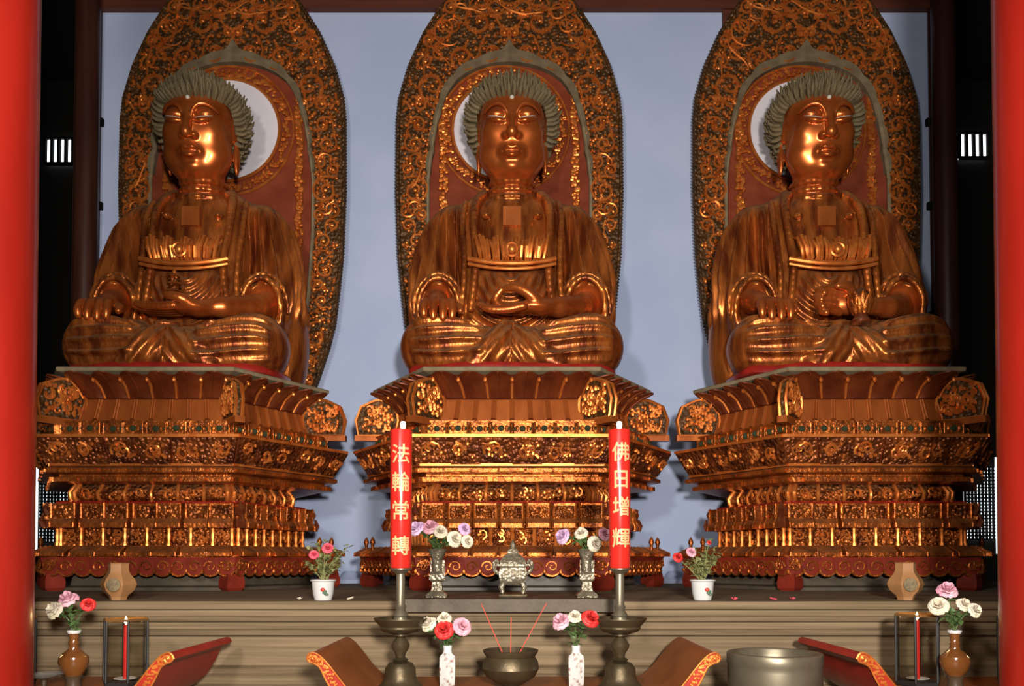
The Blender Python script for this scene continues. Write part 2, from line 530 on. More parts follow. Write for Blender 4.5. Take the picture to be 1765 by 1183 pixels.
def statue_body(kind):
    """head, neck, chest, arms and hands of the seated figure as one surface"""
    f = Field((-1.15, -1.2, 0.45), (1.15, 0.6, 3.70), 0.0105)
    E = lambda c, r, k=0.05, m='u', rot=None: f.ell(H(c), r, k, m, rot)
    def CH(p, r, k=0.03, m='u', n=4): f.chain([H(q) for q in p], r, k, m, n)
    # trunk inside the robe, neck
    f.ell((0, 0.04, 1.55), (0.58, 0.40, 0.92), 0.1)
    f.cap((-0.52, 0.06, 2.05), (0.52, 0.06, 2.05), 0.2, 0.2, 0.15)
    f.cap((0, 0.05, 2.2), (0, -0.03, 2.80), 0.25, 0.24, 0.1)
    for z, r, y in ((2.41, 0.262, -0.02), (2.50, 0.252, -0.025), (2.32, 0.275, -0.01)):
        pts = [(math.sin(t) * r, 0.04 + y - math.cos(t) * r * 0.98, z - 0.05 * math.cos(t)) for t in np.linspace(-2.2, 2.2, 15)]
        f.chain(pts, [0.028] * 15, 0.02)
    for s in (-1, 1):
        f.ell((s * 0.30, -0.315, 2.00), (0.055, 0.05, 0.035), 0.03)
        f.ell((s * 0.30, -0.355, 1.995), (0.022, 0.025, 0.022), 0.01)
    # skull and face
    E((0, 0.05, 3.04), (0.385, 0.43, 0.36))
    E((0, -0.06, 2.88), (0.368, 0.375, 0.50), 0.12)
    for s in (-1, 1):
        E((s * 0.195, -0.17, 2.67), (0.195, 0.20, 0.20), 0.12)
        E((s * 0.21, -0.27, 2.85), (0.13, 0.12, 0.12), 0.10)
    E((0, -0.19, 2.545), (0.27, 0.20, 0.13), 0.10)
    E((0, -0.345, 2.535), (0.105, 0.09, 0.075), 0.08)
    E((0, -0.16, 2.475), (0.20, 0.16, 0.06), 0.05)
    for s in (-1, 1):
        # eye hollow, lids, slit
        E((s * 0.165, -0.44, 2.985), (0.115, 0.055, 0.06), 0.06, 's')
        E((s * 0.170, -0.345, 3.005), (0.118, 0.085, 0.066), 0.025)
        CH([(s * 0.055, -0.435, 2.955), (s * 0.11, -0.452, 2.962), (s * 0.175, -0.45, 2.974), (s * 0.24, -0.420, 2.985), (s * 0.29, -0.375, 2.992)],
           [0.009, 0.013, 0.014, 0.012, 0.007], 0.012, 's')
        CH([(s * 0.075, -0.425, 2.930), (s * 0.16, -0.437, 2.932), (s * 0.25, -0.395, 2.953)], [0.010, 0.020, 0.012], 0.03)
        # brow line sweeping up from the nose
        CH([(s * 0.052, -0.445, 2.93), (s * 0.065, -0.440, 3.03), (s * 0.115, -0.425, 3.098), (s * 0.19, -0.405, 3.115), (s * 0.27, -0.36, 3.085), (s * 0.325, -0.30, 3.03)],
           [0.010, 0.016, 0.019, 0.018, 0.015, 0.008], 0.02)
        # nostril wing, cheek fold
        E((s * 0.074, -0.450, 2.795), (0.038, 0.05, 0.034), 0.025)
        E((s * 0.390, 0.05, 2.98), (0.042, 0.095, 0.18), 0.03)
        E((s * 0.400, 0.03, 2.68), (0.038, 0.06, 0.20), 0.04)
        E((s * 0.430, 0.02, 2.97), (0.03, 0.05, 0.11), 0.02, 's')
        E((s * 0.435, 0.02, 2.62), (0.03, 0.03, 0.08), 0.02, 's')
    CH([(0, -0.415, 3.03), (0, -0.455, 2.93), (0, -0.50, 2.84), (0, -0.515, 2.81)], [0.030, 0.033, 0.043, 0.050], 0.035)
    for s in (-1, 1):
        E((s * 0.035, -0.50, 2.762), (0.020, 0.028, 0.016), 0.015, 's')
    # mouth
    E((0, -0.395, 2.665), (0.13, 0.075, 0.075), 0.07)
    CH([(-0.100, -0.438, 2.674), (-0.055, -0.476, 2.700), (0, -0.478, 2.692), (0.055, -0.476, 2.700), (0.100, -0.438, 2.674)],
       [0.008, 0.018, 0.016, 0.018, 0.008], 0.014)
    CH([(-0.085, -0.445, 2.645), (0, -0.474, 2.632), (0.085, -0.445, 2.645)], [0.010, 0.023, 0.010], 0.02)
    CH([(-0.108, -0.445, 2.664), (-0.06, -0.492, 2.668), (0, -0.496, 2.666), (0.06, -0.492, 2.668), (0.108, -0.445, 2.664)], [0.012, 0.008, 0.008, 0.008, 0.012], 0.008, 's')
    E((0, -0.47, 2.585), (0.075, 0.035, 0.02), 0.03, 's')
    CH([(0, -0.47, 2.755), (0, -0.475, 2.715)], [0.012, 0.014], 0.012, 's')
    # arms under the sleeves
    for s in (-1, 1):
        f.chain([(s * 0.62, 0.06, 2.0), (s * 0.84, 0.06, 1.6), (s * 0.90, -0.05, 1.1)], [0.18, 0.16, 0.15], 0.05, n=3)
    W = 0.047
    # the hand lying on the knee
    f.chain([(-0.90, -0.05, 1.1), (-0.87, -0.42, 0.96), (-0.82, -0.70, 0.84)], [0.15, 0.125, 0.10], 0.05, n=3)
    f.ell((-0.79, -0.83, 0.80), (0.155, 0.17, 0.075), 0.06)
    for i, (dx, ln) in enumerate(((-0.125, 0.8), (-0.045, 0.95), (0.04, 1.0), (0.12, 0.92))):
        x = -0.79 + dx
        f.chain([(x, -0.90, 0.80), (x + dx * 0.15, -0.99, 0.775), (x + dx * 0.25, -1.045, 0.77 - 0.10 * ln), (x + dx * 0.22, -1.05, 0.77 - 0.18 * ln)],
                [0.05, W, 0.043, 0.036], 0.012, n=3)
    f.chain([(-0.68, -0.76, 0.80), (-0.595, -0.86, 0.76), (-0.56, -0.95, 0.70)], [0.055, 0.05, 0.038], 0.02, n=3)
    # the other hand
    f.chain([(0.90, -0.05, 1.1), (0.80, -0.45, 0.90), (0.52, -0.78, 0.79)], [0.15, 0.125, 0.105], 0.05, n=3)
    if kind == 'left':       # flat palm that carries the pagoda
        f.chain([(0.52, -0.78, 0.79), (0.30, -0.90, 0.745)], [0.105, 0.09], 0.05)
        f.ell((0.20, -0.93, 0.735), (0.21, 0.15, 0.068), 0.06)
        for i in range(4):
            y = -1.03 + i * 0.078
            f.chain([(0.06, y, 0.735), (-0.08, y - 0.005, 0.725), (-0.23 - 0.04 * (i in (1, 2)), y, 0.735), (-0.33 - 0.05 * (i in (1, 2)), y + 0.01, 0.755)],
                    [0.05, W, 0.043, 0.034], 0.01, n=3)
        f.chain([(0.27, -1.01, 0.75), (0.16, -1.09, 0.80), (0.02, -1.10, 0.83)], [0.06, 0.05, 0.036], 0.02, n=3)
    elif kind == 'right':    # fingers curled round the lotus stand
        f.chain([(0.52, -0.78, 0.79), (0.18, -0.88, 0.78)], [0.105, 0.09], 0.05)
        f.ell((0.02, -0.92, 0.79), (0.19, 0.10, 0.13), 0.06)
        for i in range(4):
            z = 0.69 + i * 0.072
            dx = (0.0, 0.04, 0.05, 0.02)[i]
            f.chain([(-0.08, -0.94, z), (-0.21 - dx, -0.97, z + 0.02), (-0.30 - dx, -1.02, z - 0.01), (-0.27 - dx, -1.08, z - 0.05)],
                    [0.05, W, 0.043, 0.036], 0.010, n=3)
        f.chain([(0.05, -0.97, 0.88), (-0.03, -1.04, 0.94), (-0.14, -1.08, 0.93)], [0.058, 0.05, 0.036], 0.02, n=3)
    else:                    # thumb and fingertips closing a ring in the lap
        f.chain([(0.52, -0.78, 0.79), (0.33, -0.90, 0.755)], [0.105, 0.09], 0.05)
        f.ell((0.24, -0.93, 0.745), (0.20, 0.13, 0.075), 0.06)
        for i in range(3):
            y = -1.04 + i * 0.08
            f.chain([(0.12, y, 0.725 - i * 0.004), (-0.04, y, 0.69 + i * 0.02), (-0.20 - 0.03 * i, y, 0.685 + i * 0.03), (-0.30 - 0.03 * i, y + 0.015, 0.71 + i * 0.04)],
                    [0.05, W, 0.043, 0.034], 0.01, n=3)
        f.chain([(0.10, -0.82, 0.73), (-0.08, -0.86, 0.75), (-0.18, -0.92, 0.83), (-0.12, -0.96, 0.92)], [0.05, W, 0.043, 0.036], 0.01, n=3)
        f.chain([(0.27, -0.99, 0.79), (0.17, -1.03, 0.87), (0.04, -1.02, 0.935), (-0.07, -0.98, 0.935)], [0.065, 0.055, 0.046, 0.036], 0.02, n=3)
    V, Q = f.mesh()
    c = V[Q].mean(1)
    chest = (c[:, 2] < 2.30 - 0.25 * np.maximum(0, np.abs(c[:, 0]) - 0.2)) & (c[:, 2] > 1.1) & (np.abs(c[:, 0]) < 0.6)
    return mesh_np('buddha_body', V, Q, ['gilded_skin', 'gilded_robe'], chest.astype(int))

def statue_robe():
    h = 0.0125
    f = Field((-1.36, -1.34, -0.06), (1.36, 0.72, 2.62), h)
    # trunk, shoulders
    f.ell((0, 0.10, 1.35), (0.80, 0.50, 1.15), 0.1)
    f.ell((0, -0.06, 0.95), (0.72, 0.50, 0.55), 0.15)
    f.ell((0, 0.08, 2.18), (0.62, 0.34, 0.26), 0.1)
    f.ell((0, 0.10, 2.32), (0.42, 0.28, 0.16), 0.1)
    f.cap((-0.68, 0.08, 2.02), (0.68, 0.08, 2.02), 0.24, 0.24, 0.12)
    for s in (-1, 1):
        f.chain([(s * 0.72, 0.08, 2.0), (s * 0.86, 0.05, 1.6), (s * 0.90, -0.05, 1.25)], [0.24, 0.245, 0.26], 0.1, n=3)
        f.chain([(s * 0.90, -0.05, 1.25), (s * 0.86, -0.22, 0.98)], [0.26, 0.275], 0.1)
        f.cap((s * 0.86, -0.22, 0.98), (s * 0.85, -0.30, 0.70), 0.275, 0.25, 0.1)
        f.ell((s * 0.95, 0.1, 0.55), (0.30, 0.35, 0.75), 0.12)          # sleeve end falling behind the knee
    # crossed legs
    for s in (-1, 1):
        f.chain([(s * 0.35, 0.05, 0.34), (s * 0.75, -0.50, 0.35), (s * 0.87, -0.74, 0.345)], [0.36, 0.35, 0.335], 0.1, n=3)
        f.chain([(s * 0.87, -0.74, 0.335), (s * 0.5, -0.84, 0.28), (s * -0.1, -0.86, 0.24)], [0.33, 0.27, 0.22], 0.1, n=3)
    f.ell((0, -0.55, 0.24), (0.75, 0.42, 0.28), 0.12)
    f.ell((0, -0.3, 0.06), (1.12, 0.72, 0.14), 0.08)
    # the cloth that falls over the crossed shins
    f.chain([(-0.05, -0.90, 0.52), (-0.20, -1.05, 0.30), (-0.42, -1.08, 0.08)], [0.10, 0.13, 0.11], 0.05, n=3)
    f.chain([(0.0, -0.90, 0.50), (0.26, -1.05, 0.26), (0.50, -1.07, 0.07)], [0.09, 0.11, 0.09], 0.05, n=3)
    # folds
    X, Y, Z = f.ax[0][:, None, None], f.ax[1][None, :, None], f.ax[2][None, None, :]
    ss = lambda a, b, v: (lambda t: t * t * (3 - 2 * t))(np.clip((v - a) / (b - a), 0, 1))
    aX = np.abs(X)
    wob = 0.05 * np.sin(3.1 * Z + 2 * X) + 0.03 * np.sin(7 * Z + 1.7 * Y + 1)
    # sleeves: folds that run down the arm
    phi = np.arctan2(aX - 0.62, -(Y - 0.10))
    fold = 0.5 + 0.5 * np.sin(phi * 23 + 11 * wob + 1.2 * np.sin(2.2 * Z + np.sign(X)))
    wgt = ss(0.50, 0.66, aX) * ss(0.72, 1.0, Z) * (1 - ss(1.95, 2.2, Z))
    f.f -= 0.080 * wgt * (fold ** 2.2 - 0.3)
    # legs: folds that run along the shin and bend round the knee
    ang = np.arctan2(Z - 0.30 + 0.16 * (1 - aX), -(Y + 0.62) + 0.0 * X)
    legf = 0.5 + 0.5 * np.sin(ang * 23 + 5.0 * aX + 0.8 * np.sin(5 * X) + 4 * wob)
    wl = (1 - ss(0.60, 0.75, Z)) * ss(0.10, 0.2, Z) * ss(0.22, 0.42, aX) * (1 - ss(0.98, 1.16, aX)) * (1 - ss(-0.6, -0.25, Y))
    f.f -= 0.046 * wl * (legf ** 2.2 - 0.3)
    # belly: folds hanging in rings below the bow
    rr = np.sqrt((X / 0.85) ** 2 + (Z - 1.30) ** 2)
    wb = (1 - ss(0.42, 0.56, aX)) * (1 - ss(1.18, 1.30, Z)) * ss(0.48, 0.6, Z) * (1 - ss(-0.25, -0.1, Y))
    f.f -= 0.034 * wb * ((0.5 + 0.5 * np.sin(rr * 62 + 2 * np.sin(3 * X))) ** 1.4 - 0.35)
    # middle drape
    wd = (1 - ss(0.30, 0.42, aX)) * (1 - ss(0.48, 0.58, Z)) * (1 - ss(-0.75, -0.6, Y))
    f.f -= 0.022 * wd * (0.5 + 0.5 * np.sin((X * 0.8 + 0.6 * Z * np.sign(X)) * 58) - 0.4)
    del phi, fold, wgt, ang, legf, wl, rr, wb, wd
    # neckline: the chest shows between the two borders
    f.ell((0, -0.36, 2.08), (0.43, 0.36, 0.62), 0.03, 's')
    f.cap((0, 0.03, 2.2), (0, 0.0, 2.7), 0.30, 0.36, 0.03, 's')
    # borders of the two robe edges
    for s in (-1, 1):
        f.chain([(s * 0.30, 0.24, 2.40), (s * 0.345, 0.0, 2.38), (s * 0.42, -0.22, 2.18), (s * 0.44, -0.35, 1.92), (s * 0.42, -0.42, 1.62), (s * 0.41, -0.48, 1.42), (s * 0.43, -0.50, 1.15), (s * 0.47, -0.52, 0.85)],
                [0.05, 0.055, 0.05, 0.045, 0.042, 0.042, 0.04, 0.035], 0.02, n=4)
        f.chain([(s * 0.55, -0.12, 2.24), (s * 0.575, -0.27, 1.98), (s * 0.56, -0.37, 1.6), (s * 0.55, -0.44, 1.2), (s * 0.58, -0.46, 0.85)],
                [0.03, 0.034, 0.034, 0.032, 0.028], 0.02, n=4)
        # sleeve mouth, a hollow with a rolled edge
        f.ell((s * 0.84, -0.58, 0.90), (0.205, 0.34, 0.31), 0.03, 's')
        ring = [(s * (0.84 + 0.235 * math.sin(t)), -0.46 - 0.03 * math.cos(t), 0.86 + 0.36 * math.cos(t)) for t in np.linspace(-2.0, 2.0, 15)]
        f.chain(ring, [0.028] * 15, 0.02)
        ring = [(s * (0.845 + 0.285 * math.sin(t)), -0.39 - 0.03 * math.cos(t), 0.89 + 0.40 * math.cos(t)) for t in np.linspace(-1.7, 1.7, 15)]
        f.chain(ring, [0.022] * 15, 0.02)
    V, Q = f.mesh()
    V[:, 2] = np.maximum(V[:, 2], -0.019)
    return mesh_np('buddha_robe', V, Q, ['gilded_robe'])

def statue_hair():
    rnd = random.Random(4)
    m = MB()
    c = (0, 0.07, 3.02)
    def P(a, e, r):      # azimuth from the back of the head, elevation
        return (c[0] + r * 0.99 * math.cos(e) * math.sin(a), c[1] + r * 1.02 * math.cos(e) * math.cos(a), c[2] + r * 0.86 * math.sin(e))
    def hairline(a):     # lowest elevation that carries curls
        d = abs(((a + math.pi) % (2 * math.pi)) - math.pi)
        if d > 1.95: return 0.46
        if d > 1.60: return 0.46 - (1.95 - d) / 0.35 * 1.35
        return -1.0
    # cap under the curls
    vs = []
    n, k = 40, 12
    for j in range(k + 1):
        for i in range(n):
            a = 2 * math.pi * i / n
            lo = hairline(a)
            e = lo + (math.pi / 2 - lo) * j / k
            vs.append(H(P(a, e, 0.445)))
    m.add(vs, [(j * n + i, j * n + (i + 1) % n, (j + 1) * n + (i + 1) % n, (j + 1) * n + i) for j in range(k) for i in range(n)])
    e = -0.98
    row = 0
    while e < 1.5:
        cnt = max(5, int(round(2 * math.pi * math.cos(e) * 0.46 / 0.060)))
        for i in range(cnt):
            a = 2 * math.pi * (i + 0.5 * (row % 2)) / cnt + rnd.uniform(-0.03, 0.03)
            if e < hairline(a): continue
            ln = 0.145 + rnd.uniform(-0.02, 0.03)
            lift = 0.035 + rnd.uniform(0, 0.04)
            p0 = Vector(P(a, e, 0.43)); d = (p0 - Vector(c)).normalized()
            p1 = p0 + d * ln * 0.55
            p2 = p0 + d * ln * 0.9 + Vector((0, 0, lift * 0.35))
            p3 = p0 + d * ln * 1.0 + Vector((rnd.uniform(-.02, .02), 0, lift))
            m.tube([H(p0), H(p1), H(p2), H(p3)], [0.027, 0.027, 0.019, 0.006], n=6)
        e += 0.115
        row += 1
    return m.mesh('buddha_hair', 'dusty_hair')

def statue_sash():
    """fringed bow tied over the belly"""
    m = MB()
    def surf(x, z, n):
        return (x, -0.40 - 0.13 * math.cos(min(1.5, abs(x) * 2.2)) - n - 0.05, z)
    for i in range(21):
        x = -0.40 + 0.04 * i
        tw = 0.012 * math.sin(i * 1.9)
        z1 = 1.63 + 0.03 * math.sin(i * 1.3) - 0.05 * (1 - abs(x) / 0.4)
        m.tube([surf(x * 1.04, z1 + 0.03, 0.0), surf(x * 1.02, z1, 0.075), surf(x * 0.94 + tw, 1.50, 0.115), surf(x * 0.88 + tw, 1.395, 0.085), surf(x * 0.90, 1.355, 0.03)],
               [0.012, 0.022, 0.026, 0.021, 0.013], n=7)
    for z, r in ((1.345, 0.030), (1.285, 0.020)):
        m.tube([surf(0.055 * i, z + 0.0045 * i * i * 0.22 - 0.02, 0.075) for i in range(-9, 10)], r, n=8)
    m.sphere(surf(0, 1.46, 0.15), (0.05, 0.04, 0.05), 12, 8)
    m.tube([surf(0.075 * math.sin(t), 1.46 + 0.075 * math.cos(t), 0.14) for t in np.linspace(0, 2 * math.pi, 17)[:-1]], 0.016, n=6, closed=True)
    return m.mesh('buddha_sash', 'carved_gold')

def statue_small():
    u = MB(); u.sphere(H((0, -0.375, 3.19)), 0.026, 10, 7)
    p = MB()
    p.box((-0.105, -0.405, 1.86), (0.105, -0.30, 2.08))
    e = []
    for s in (-1, 1):
        q = MB()
        pts = [(s * 0.085, -0.428, 2.952), (s * 0.13, -0.437, 2.962), (s * 0.18, -0.434, 2.970), (s * 0.235, -0.408, 2.982), (s * 0.275, -0.375, 2.99)]
        q.tube([H(a) for a in catmull(pts, 3)], [0.002 + 0.0045 * math.sin(math.pi * i / 12) for i in range(13)], n=8)
        e.append(q.mesh('buddha_eye', 'ivory'))
    return u.mesh('buddha_urna', 'ivory'), p.mesh('chest_square', 'orange_wood'), e

def statue_cushion():
    m = MB()
    n = 72
    def ring(r, z):
        out = []
        for i in range(n):
            t = 2 * math.pi * i / n
            wv = 1 + 0.012 * math.sin(9 * t)
            x = 1.17 * math.copysign(abs(math.cos(t)) ** 0.62, math.cos(t)) * r * wv
            y = -0.60 + 0.60 * math.copysign(abs(math.sin(t)) ** 0.62, math.sin(t)) * r * wv
            out.append((x, y, z + 0.012 * math.sin(7 * t + 1)))
        return out
    vs = ring(0.97, -0.018) + ring(1.0, 0.0) + ring(1.0, 0.05) + ring(0.975, 0.08) + ring(0.7, 0.085)
    fs = [(j * n + i, j * n + (i + 1) % n, (j + 1) * n + (i + 1) % n, (j + 1) * n + i) for j in range(4) for i in range(n)]
    fs += [tuple(reversed(range(n))), tuple(4 * n + i for i in range(n))]
    m.add(vs, fs)
    for v in range(len(m.v)):
        x, y, z = m.v[v]; m.v[v] = (x, y, max(z, -0.018))
    return m.mesh('buddha_cushion', 'red_lacquer')

STATUES = [('middle', 0.0, 'gilded seated buddha in the middle with thumb and fingers ringed in the lap'),
           ('left', -3.71, 'gilded seated buddha carrying a small pagoda on its open palm'),
           ('right', 3.63, 'gilded seated buddha with curled fingers beside a small lotus stand')]
robe_me, hair_me, sash_me, cush_me = statue_robe(), statue_hair(), statue_sash(), statue_cushion()
urna_me, square_me, eye_me = statue_small()
for kind, X, lab in STATUES:
    t = thing('buddha_statue', lab, 'statue', (X, 10.0, SLAB_Z + STAT_LIFT), group='seated gilded buddhas on the altar')
    link('body', statue_body(kind), t)
    link('robe', robe_me, t)
    link('hair', hair_me, t)
    link('sash', sash_me, t)
    link('cushion', cush_me, t)
    link('forehead_jewel', urna_me, t)
    link('chest_square', square_me, t)
    for q in eye_me: link('eye', q, t)

# ------------------------------------------------------------------ pedestals
LEDGE_Z = 1.283
PY = 9.78
HEX = [(-0.98, -1.31), (0.98, -1.31), (1.75, 0.0), (0.98, 1.31), (-0.98, 1.31), (-1.75, 0.0)]
HEXW = [(-1.0, -1.22), (1.0, -1.22), (1.45, 0.0), (1.0, 1.22), (-1.0, 1.22), (-1.45, 0.0)]     # plan of the narrower middle tiers
def zp(y):      # height above the ledge of a front-face pixel row
    return zof(y, 8.5) - LEDGE_Z

def hexloft(m, prof, hexa=HEX):
    vs = [(x * k, y * k, z) for k, z in prof for x, y in hexa]
    n = len(hexa)
    fs = [(j * n + i, j * n + (i + 1) % n, (j + 1) * n + (i + 1) % n, (j + 1) * n + i) for j in range(len(prof) - 1) for i in range(n)]
    fs += [tuple(reversed(range(n))), tuple((len(prof) - 1) * n + i for i in range(n))]
    m.add(vs, fs)

class Face:
    def __init__(s, a, b, H=HEX):
        s.a, s.b = Vector((*H[a], 0)), Vector((*H[b], 0))
        d = (s.b - s.a); s.L = d.length; d.normalize()
        s.d = d; s.n = Vector((d.y, -d.x, 0))
    def pt(s, u, z, n, k):
        p = (s.a + (s.b - s.a) * u) * k + s.n * n
        return (p.x, p.y, z)
    def block(s, m, u0, u1, z0, z1, n0, n1, k, k1=None, n1b=None):
        k1 = k if k1 is None else k1
        nb = n1 if n1b is None else n1b
        m.hexa([s.pt(u0, z0, n1, k), s.pt(u1, z0, n1, k), s.pt(u1, z0, n0, k), s.pt(u0, z0, n0, k),
                s.pt(u0, z1, nb, k1), s.pt(u1, z1, nb, k1), s.pt(u1, z1, n0, k1), s.pt(u0, z1, n0, k1)])
FACES = [Face(0, 1), Face(1, 2), Face(5, 0)]
WFACES = [Face(0, 1, HEXW), Face(1, 2, HEXW), Face(5, 0, HEXW)]

def spiral2(cx, cz, r0, turns, ph, sgn, n=16, tail=0.0, ta=0.0):
    out = []
    for i in range(n):
        t = i / (n - 1)
        r = r0 * (1 - 0.82 * t)
        a = ph + sgn * turns * 2 * math.pi * t
        out.append((cx + r * math.cos(a), cz + r * math.sin(a)))
    return out

def relief(m, face, u0, u1, z0, z1, n, k, rnd, dens=1.0, k1=None, big=1.0):
    """carved foliage and little figures filling one panel"""
    k1 = k if k1 is None else k1
    L = face.L * (k + k1) / 2
    w, h = (u1 - u0) * L, z1 - z0
    if w <= 0 or h <= 0: return
    def at(x, z, dn=0.0):
        v = (z - z0) / h
        return face.pt(u0 + x / L, z, n + dn, k + (k1 - k) * v)
    for q in range(max(1, int(dens * w * h / 0.010))):
        x, z = rnd.uniform(0.1, 0.9) * w, z0 + rnd.uniform(0.15, 0.85) * h
        r = rnd.uniform(0.012, 0.022)
        m.sphere(at(x, z, 0.006), (r, r, r * rnd.uniform(0.8, 1.5)), 6, 4)
    for q in range(max(1, int(dens * w * h / 0.022))):
        r = min(h * 0.36, w * 0.4, rnd.uniform(0.035, 0.065) * big)
        x, z = rnd.uniform(r, max(r + 1e-3, w - r)), z0 + rnd.uniform(r, max(r + 1e-3, h - r))
        P = [at(a, b, 0.008) for a, b in spiral2(x, z, r, rnd.uniform(0.6, 1.1), rnd.uniform(0, 6.28), rnd.choice((-1, 1)), 8)]
        m.tube(P, [(0.012 - 0.0009 * i) * big ** 0.5 for i in range(8)], n=5)

def build_pedestal():
    rnd = random.Random(11)
    t = thing('lotus_pedestal', 'x', 'pedestal', (0, PY, LEDGE_Z))
    kk = lambda px, D=8.5: px * D / F / 0.98
    # dark stone foot with a recess, six red feet
    m = MB()
    hexloft(m, [(0.90, 0.0), (0.90, 0.03), (0.82, 0.05), (0.80, zp(985))])
    m.build('plinth', 'dark_recess', t, smooth=False)
    for (x, y) in HEX:
        q = MB()
        L = math.hypot(x, y)
        cx, cy = x * 0.93, y * 0.93
        q.lathe([(0.10, 0.0), (0.13, 0.03), (0.135, 0.09), (0.115, 0.17)], 4, (cx, cy, 0.0))
        q.build('foot', 'skirt_red', t, smooth=False)
    # scalloped skirt: red boards, gilded scrolls
    z0, z1 = zp(990), zp(961)
    m = MB()
    hexloft(m, [(0.985, z0 + 0.03), (1.0, z1)])
    for fc in FACES:
        nsc = 12
        for i in range(nsc):
            pts = [(i + j / 6) / nsc for j in range(7)]
            dz = [0.045 * math.sin(math.pi * j / 6) ** 0.6 for j in range(7)]
            vs = []
            for u, d in zip(pts, dz):
                vs.append(fc.pt(u, z1, 0.012, 1.0)); vs.append(fc.pt(u, z0 + 0.03 - d, 0.012, 0.985))
            vs += [fc.pt(u, z1, -0.02, 1.0) for u in pts] + [fc.pt(u, z0 + 0.03 - d, -0.02, 0.985) for u, d in zip(pts, dz)]
            fs = []
            for j in range(6):
                fs.append((2 * j, 2 * j + 1, 2 * j + 3, 2 * j + 2))
                fs.append((2 * j + 1, 21 + j, 22 + j, 2 * j + 3))
            m.add(vs, fs)
    sk = m.build('scalloped_skirt', 'skirt_red', t, smooth=False)
    m = MB()
    for fc in FACES:
        nsc = 12
        for i in range(nsc):
            u = (i + 0.5) / nsc
            s = 1 if i % 2 else -1
            L = fc.L
            c = [fc.pt(u + a / L, z0 + 0.075 + b, 0.022, 0.992) for a, b in spiral2(0, 0, 0.062, 1.3, math.pi / 2 * (1 - s), s, 14)]
            m.tube(c, [0.013 - 0.0006 * j for j in range(14)], n=5)
            m.sphere(fc.pt((i + 0.02) / nsc, z0 + 0.025, 0.02, 0.99), (0.02, 0.02, 0.028), 6, 4)
            e = [fc.pt((i + j / 6) / nsc, z0 + 0.026 - 0.045 * math.sin(math.pi * j / 6) ** 0.6, 0.012, 0.985) for j in range(7)]
            m.tube(e, 0.012, n=5)
        relief(m, fc, 0.0, 0.09, z0 + 0.03, z1, 0.02, 0.99, rnd, 3)
        relief(m, fc, 0.91, 1.0, z0 + 0.03, z1, 0.02, 0.99, rnd, 3)
    m.build('skirt_scrolls', 'gold_trim', sk)
    # stepped tier over the skirt
    z2 = zp(941)
    m = MB()
    hexloft(m, [(1.01, z1), (1.01, z1 + 0.02), (0.96, z1 + 0.05), (0.93, z2)])
    for fc in FACES:
        for i in range(7):
            a, b = (i + 0.04) / 7, (i + 0.96) / 7
            d = 0.07 if i % 2 == 0 else 0.015
            fc.block(m, a, b, z1 + 0.012, z1 + 0.045, -0.05, d + 0.02, 1.0)
            fc.block(m, a, b, z1 + 0.045, z2 - 0.005, -0.05, d + 0.02, 1.0, 0.94, d * 0.6)
            for uu in (a + 0.003, b - 0.003):
                m.tube([fc.pt(uu, z1 + 0.012, d + 0.02, 1.0), fc.pt(uu, z1 + 0.045, d + 0.02, 1.0), fc.pt(uu, z2 - 0.005, d * 0.6, 0.94)], 0.012, n=6)
    m.build('step_tier', 'gold_trim', t, angle=30)
    for fc in FACES[1:]:
        for u in (0.80, 0.93):
            m = MB()
            u = u if fc is FACES[1] else 1 - u
            m.lathe([(0.022, 0), (0.026, 0.02), (0.016, 0.05), (0.020, 0.10), (0.032, 0.13), (0.024, 0.16), (0.008, 0.19), (0, 0.2)], 10, fc.pt(u, z1 + 0.04, -0.02, 1.0))
            m.build('finial', 'gold_trim', t)
    # lower waist
    z3 = zp(907)
    m = MB()
    hexloft(m, [(0.90, z2), (0.90, z3)], HEXW)
    w = m.build('lower_waist', 'carved_panel', t, smooth=False)
    m = MB()
    for fc in WFACES:
        for i in range(8):
            u = (i + 0.02) / 8 if i else 0.012
            P = [(0.028, 0), (0.03, 0.02), (0.018, 0.05), (0.026, (z3 - z2) / 2), (0.018, z3 - z2 - 0.05), (0.03, z3 - z2 - 0.02), (0.028, z3 - z2)]
            c = fc.pt(u, z2, 0.03, 0.9001)
            m.lathe(P, 8, c)
        m.lathe(P, 8, fc.pt(0.988, z2, 0.03, 0.9001))
        for i in range(8):
            relief(m, fc, (i + 0.12) / 8, (i + 0.9) / 8, z2 + 0.01, z3 - 0.01, 0.01, 0.9001, rnd, 1.6)
    m.build('waist_carving', 'carved_gold', w)
    # block tier with curved feet
    z4 = zp(867)
    m = MB()
    hexloft(m, [(0.94, z3), (0.97, z3 + 0.05), (0.94, z3 + 0.09), (0.94, z4)], HEXW)
    bt = m.build('block_tier', 'carved_panel', t, smooth=False)
    m = MB(); g = MB()
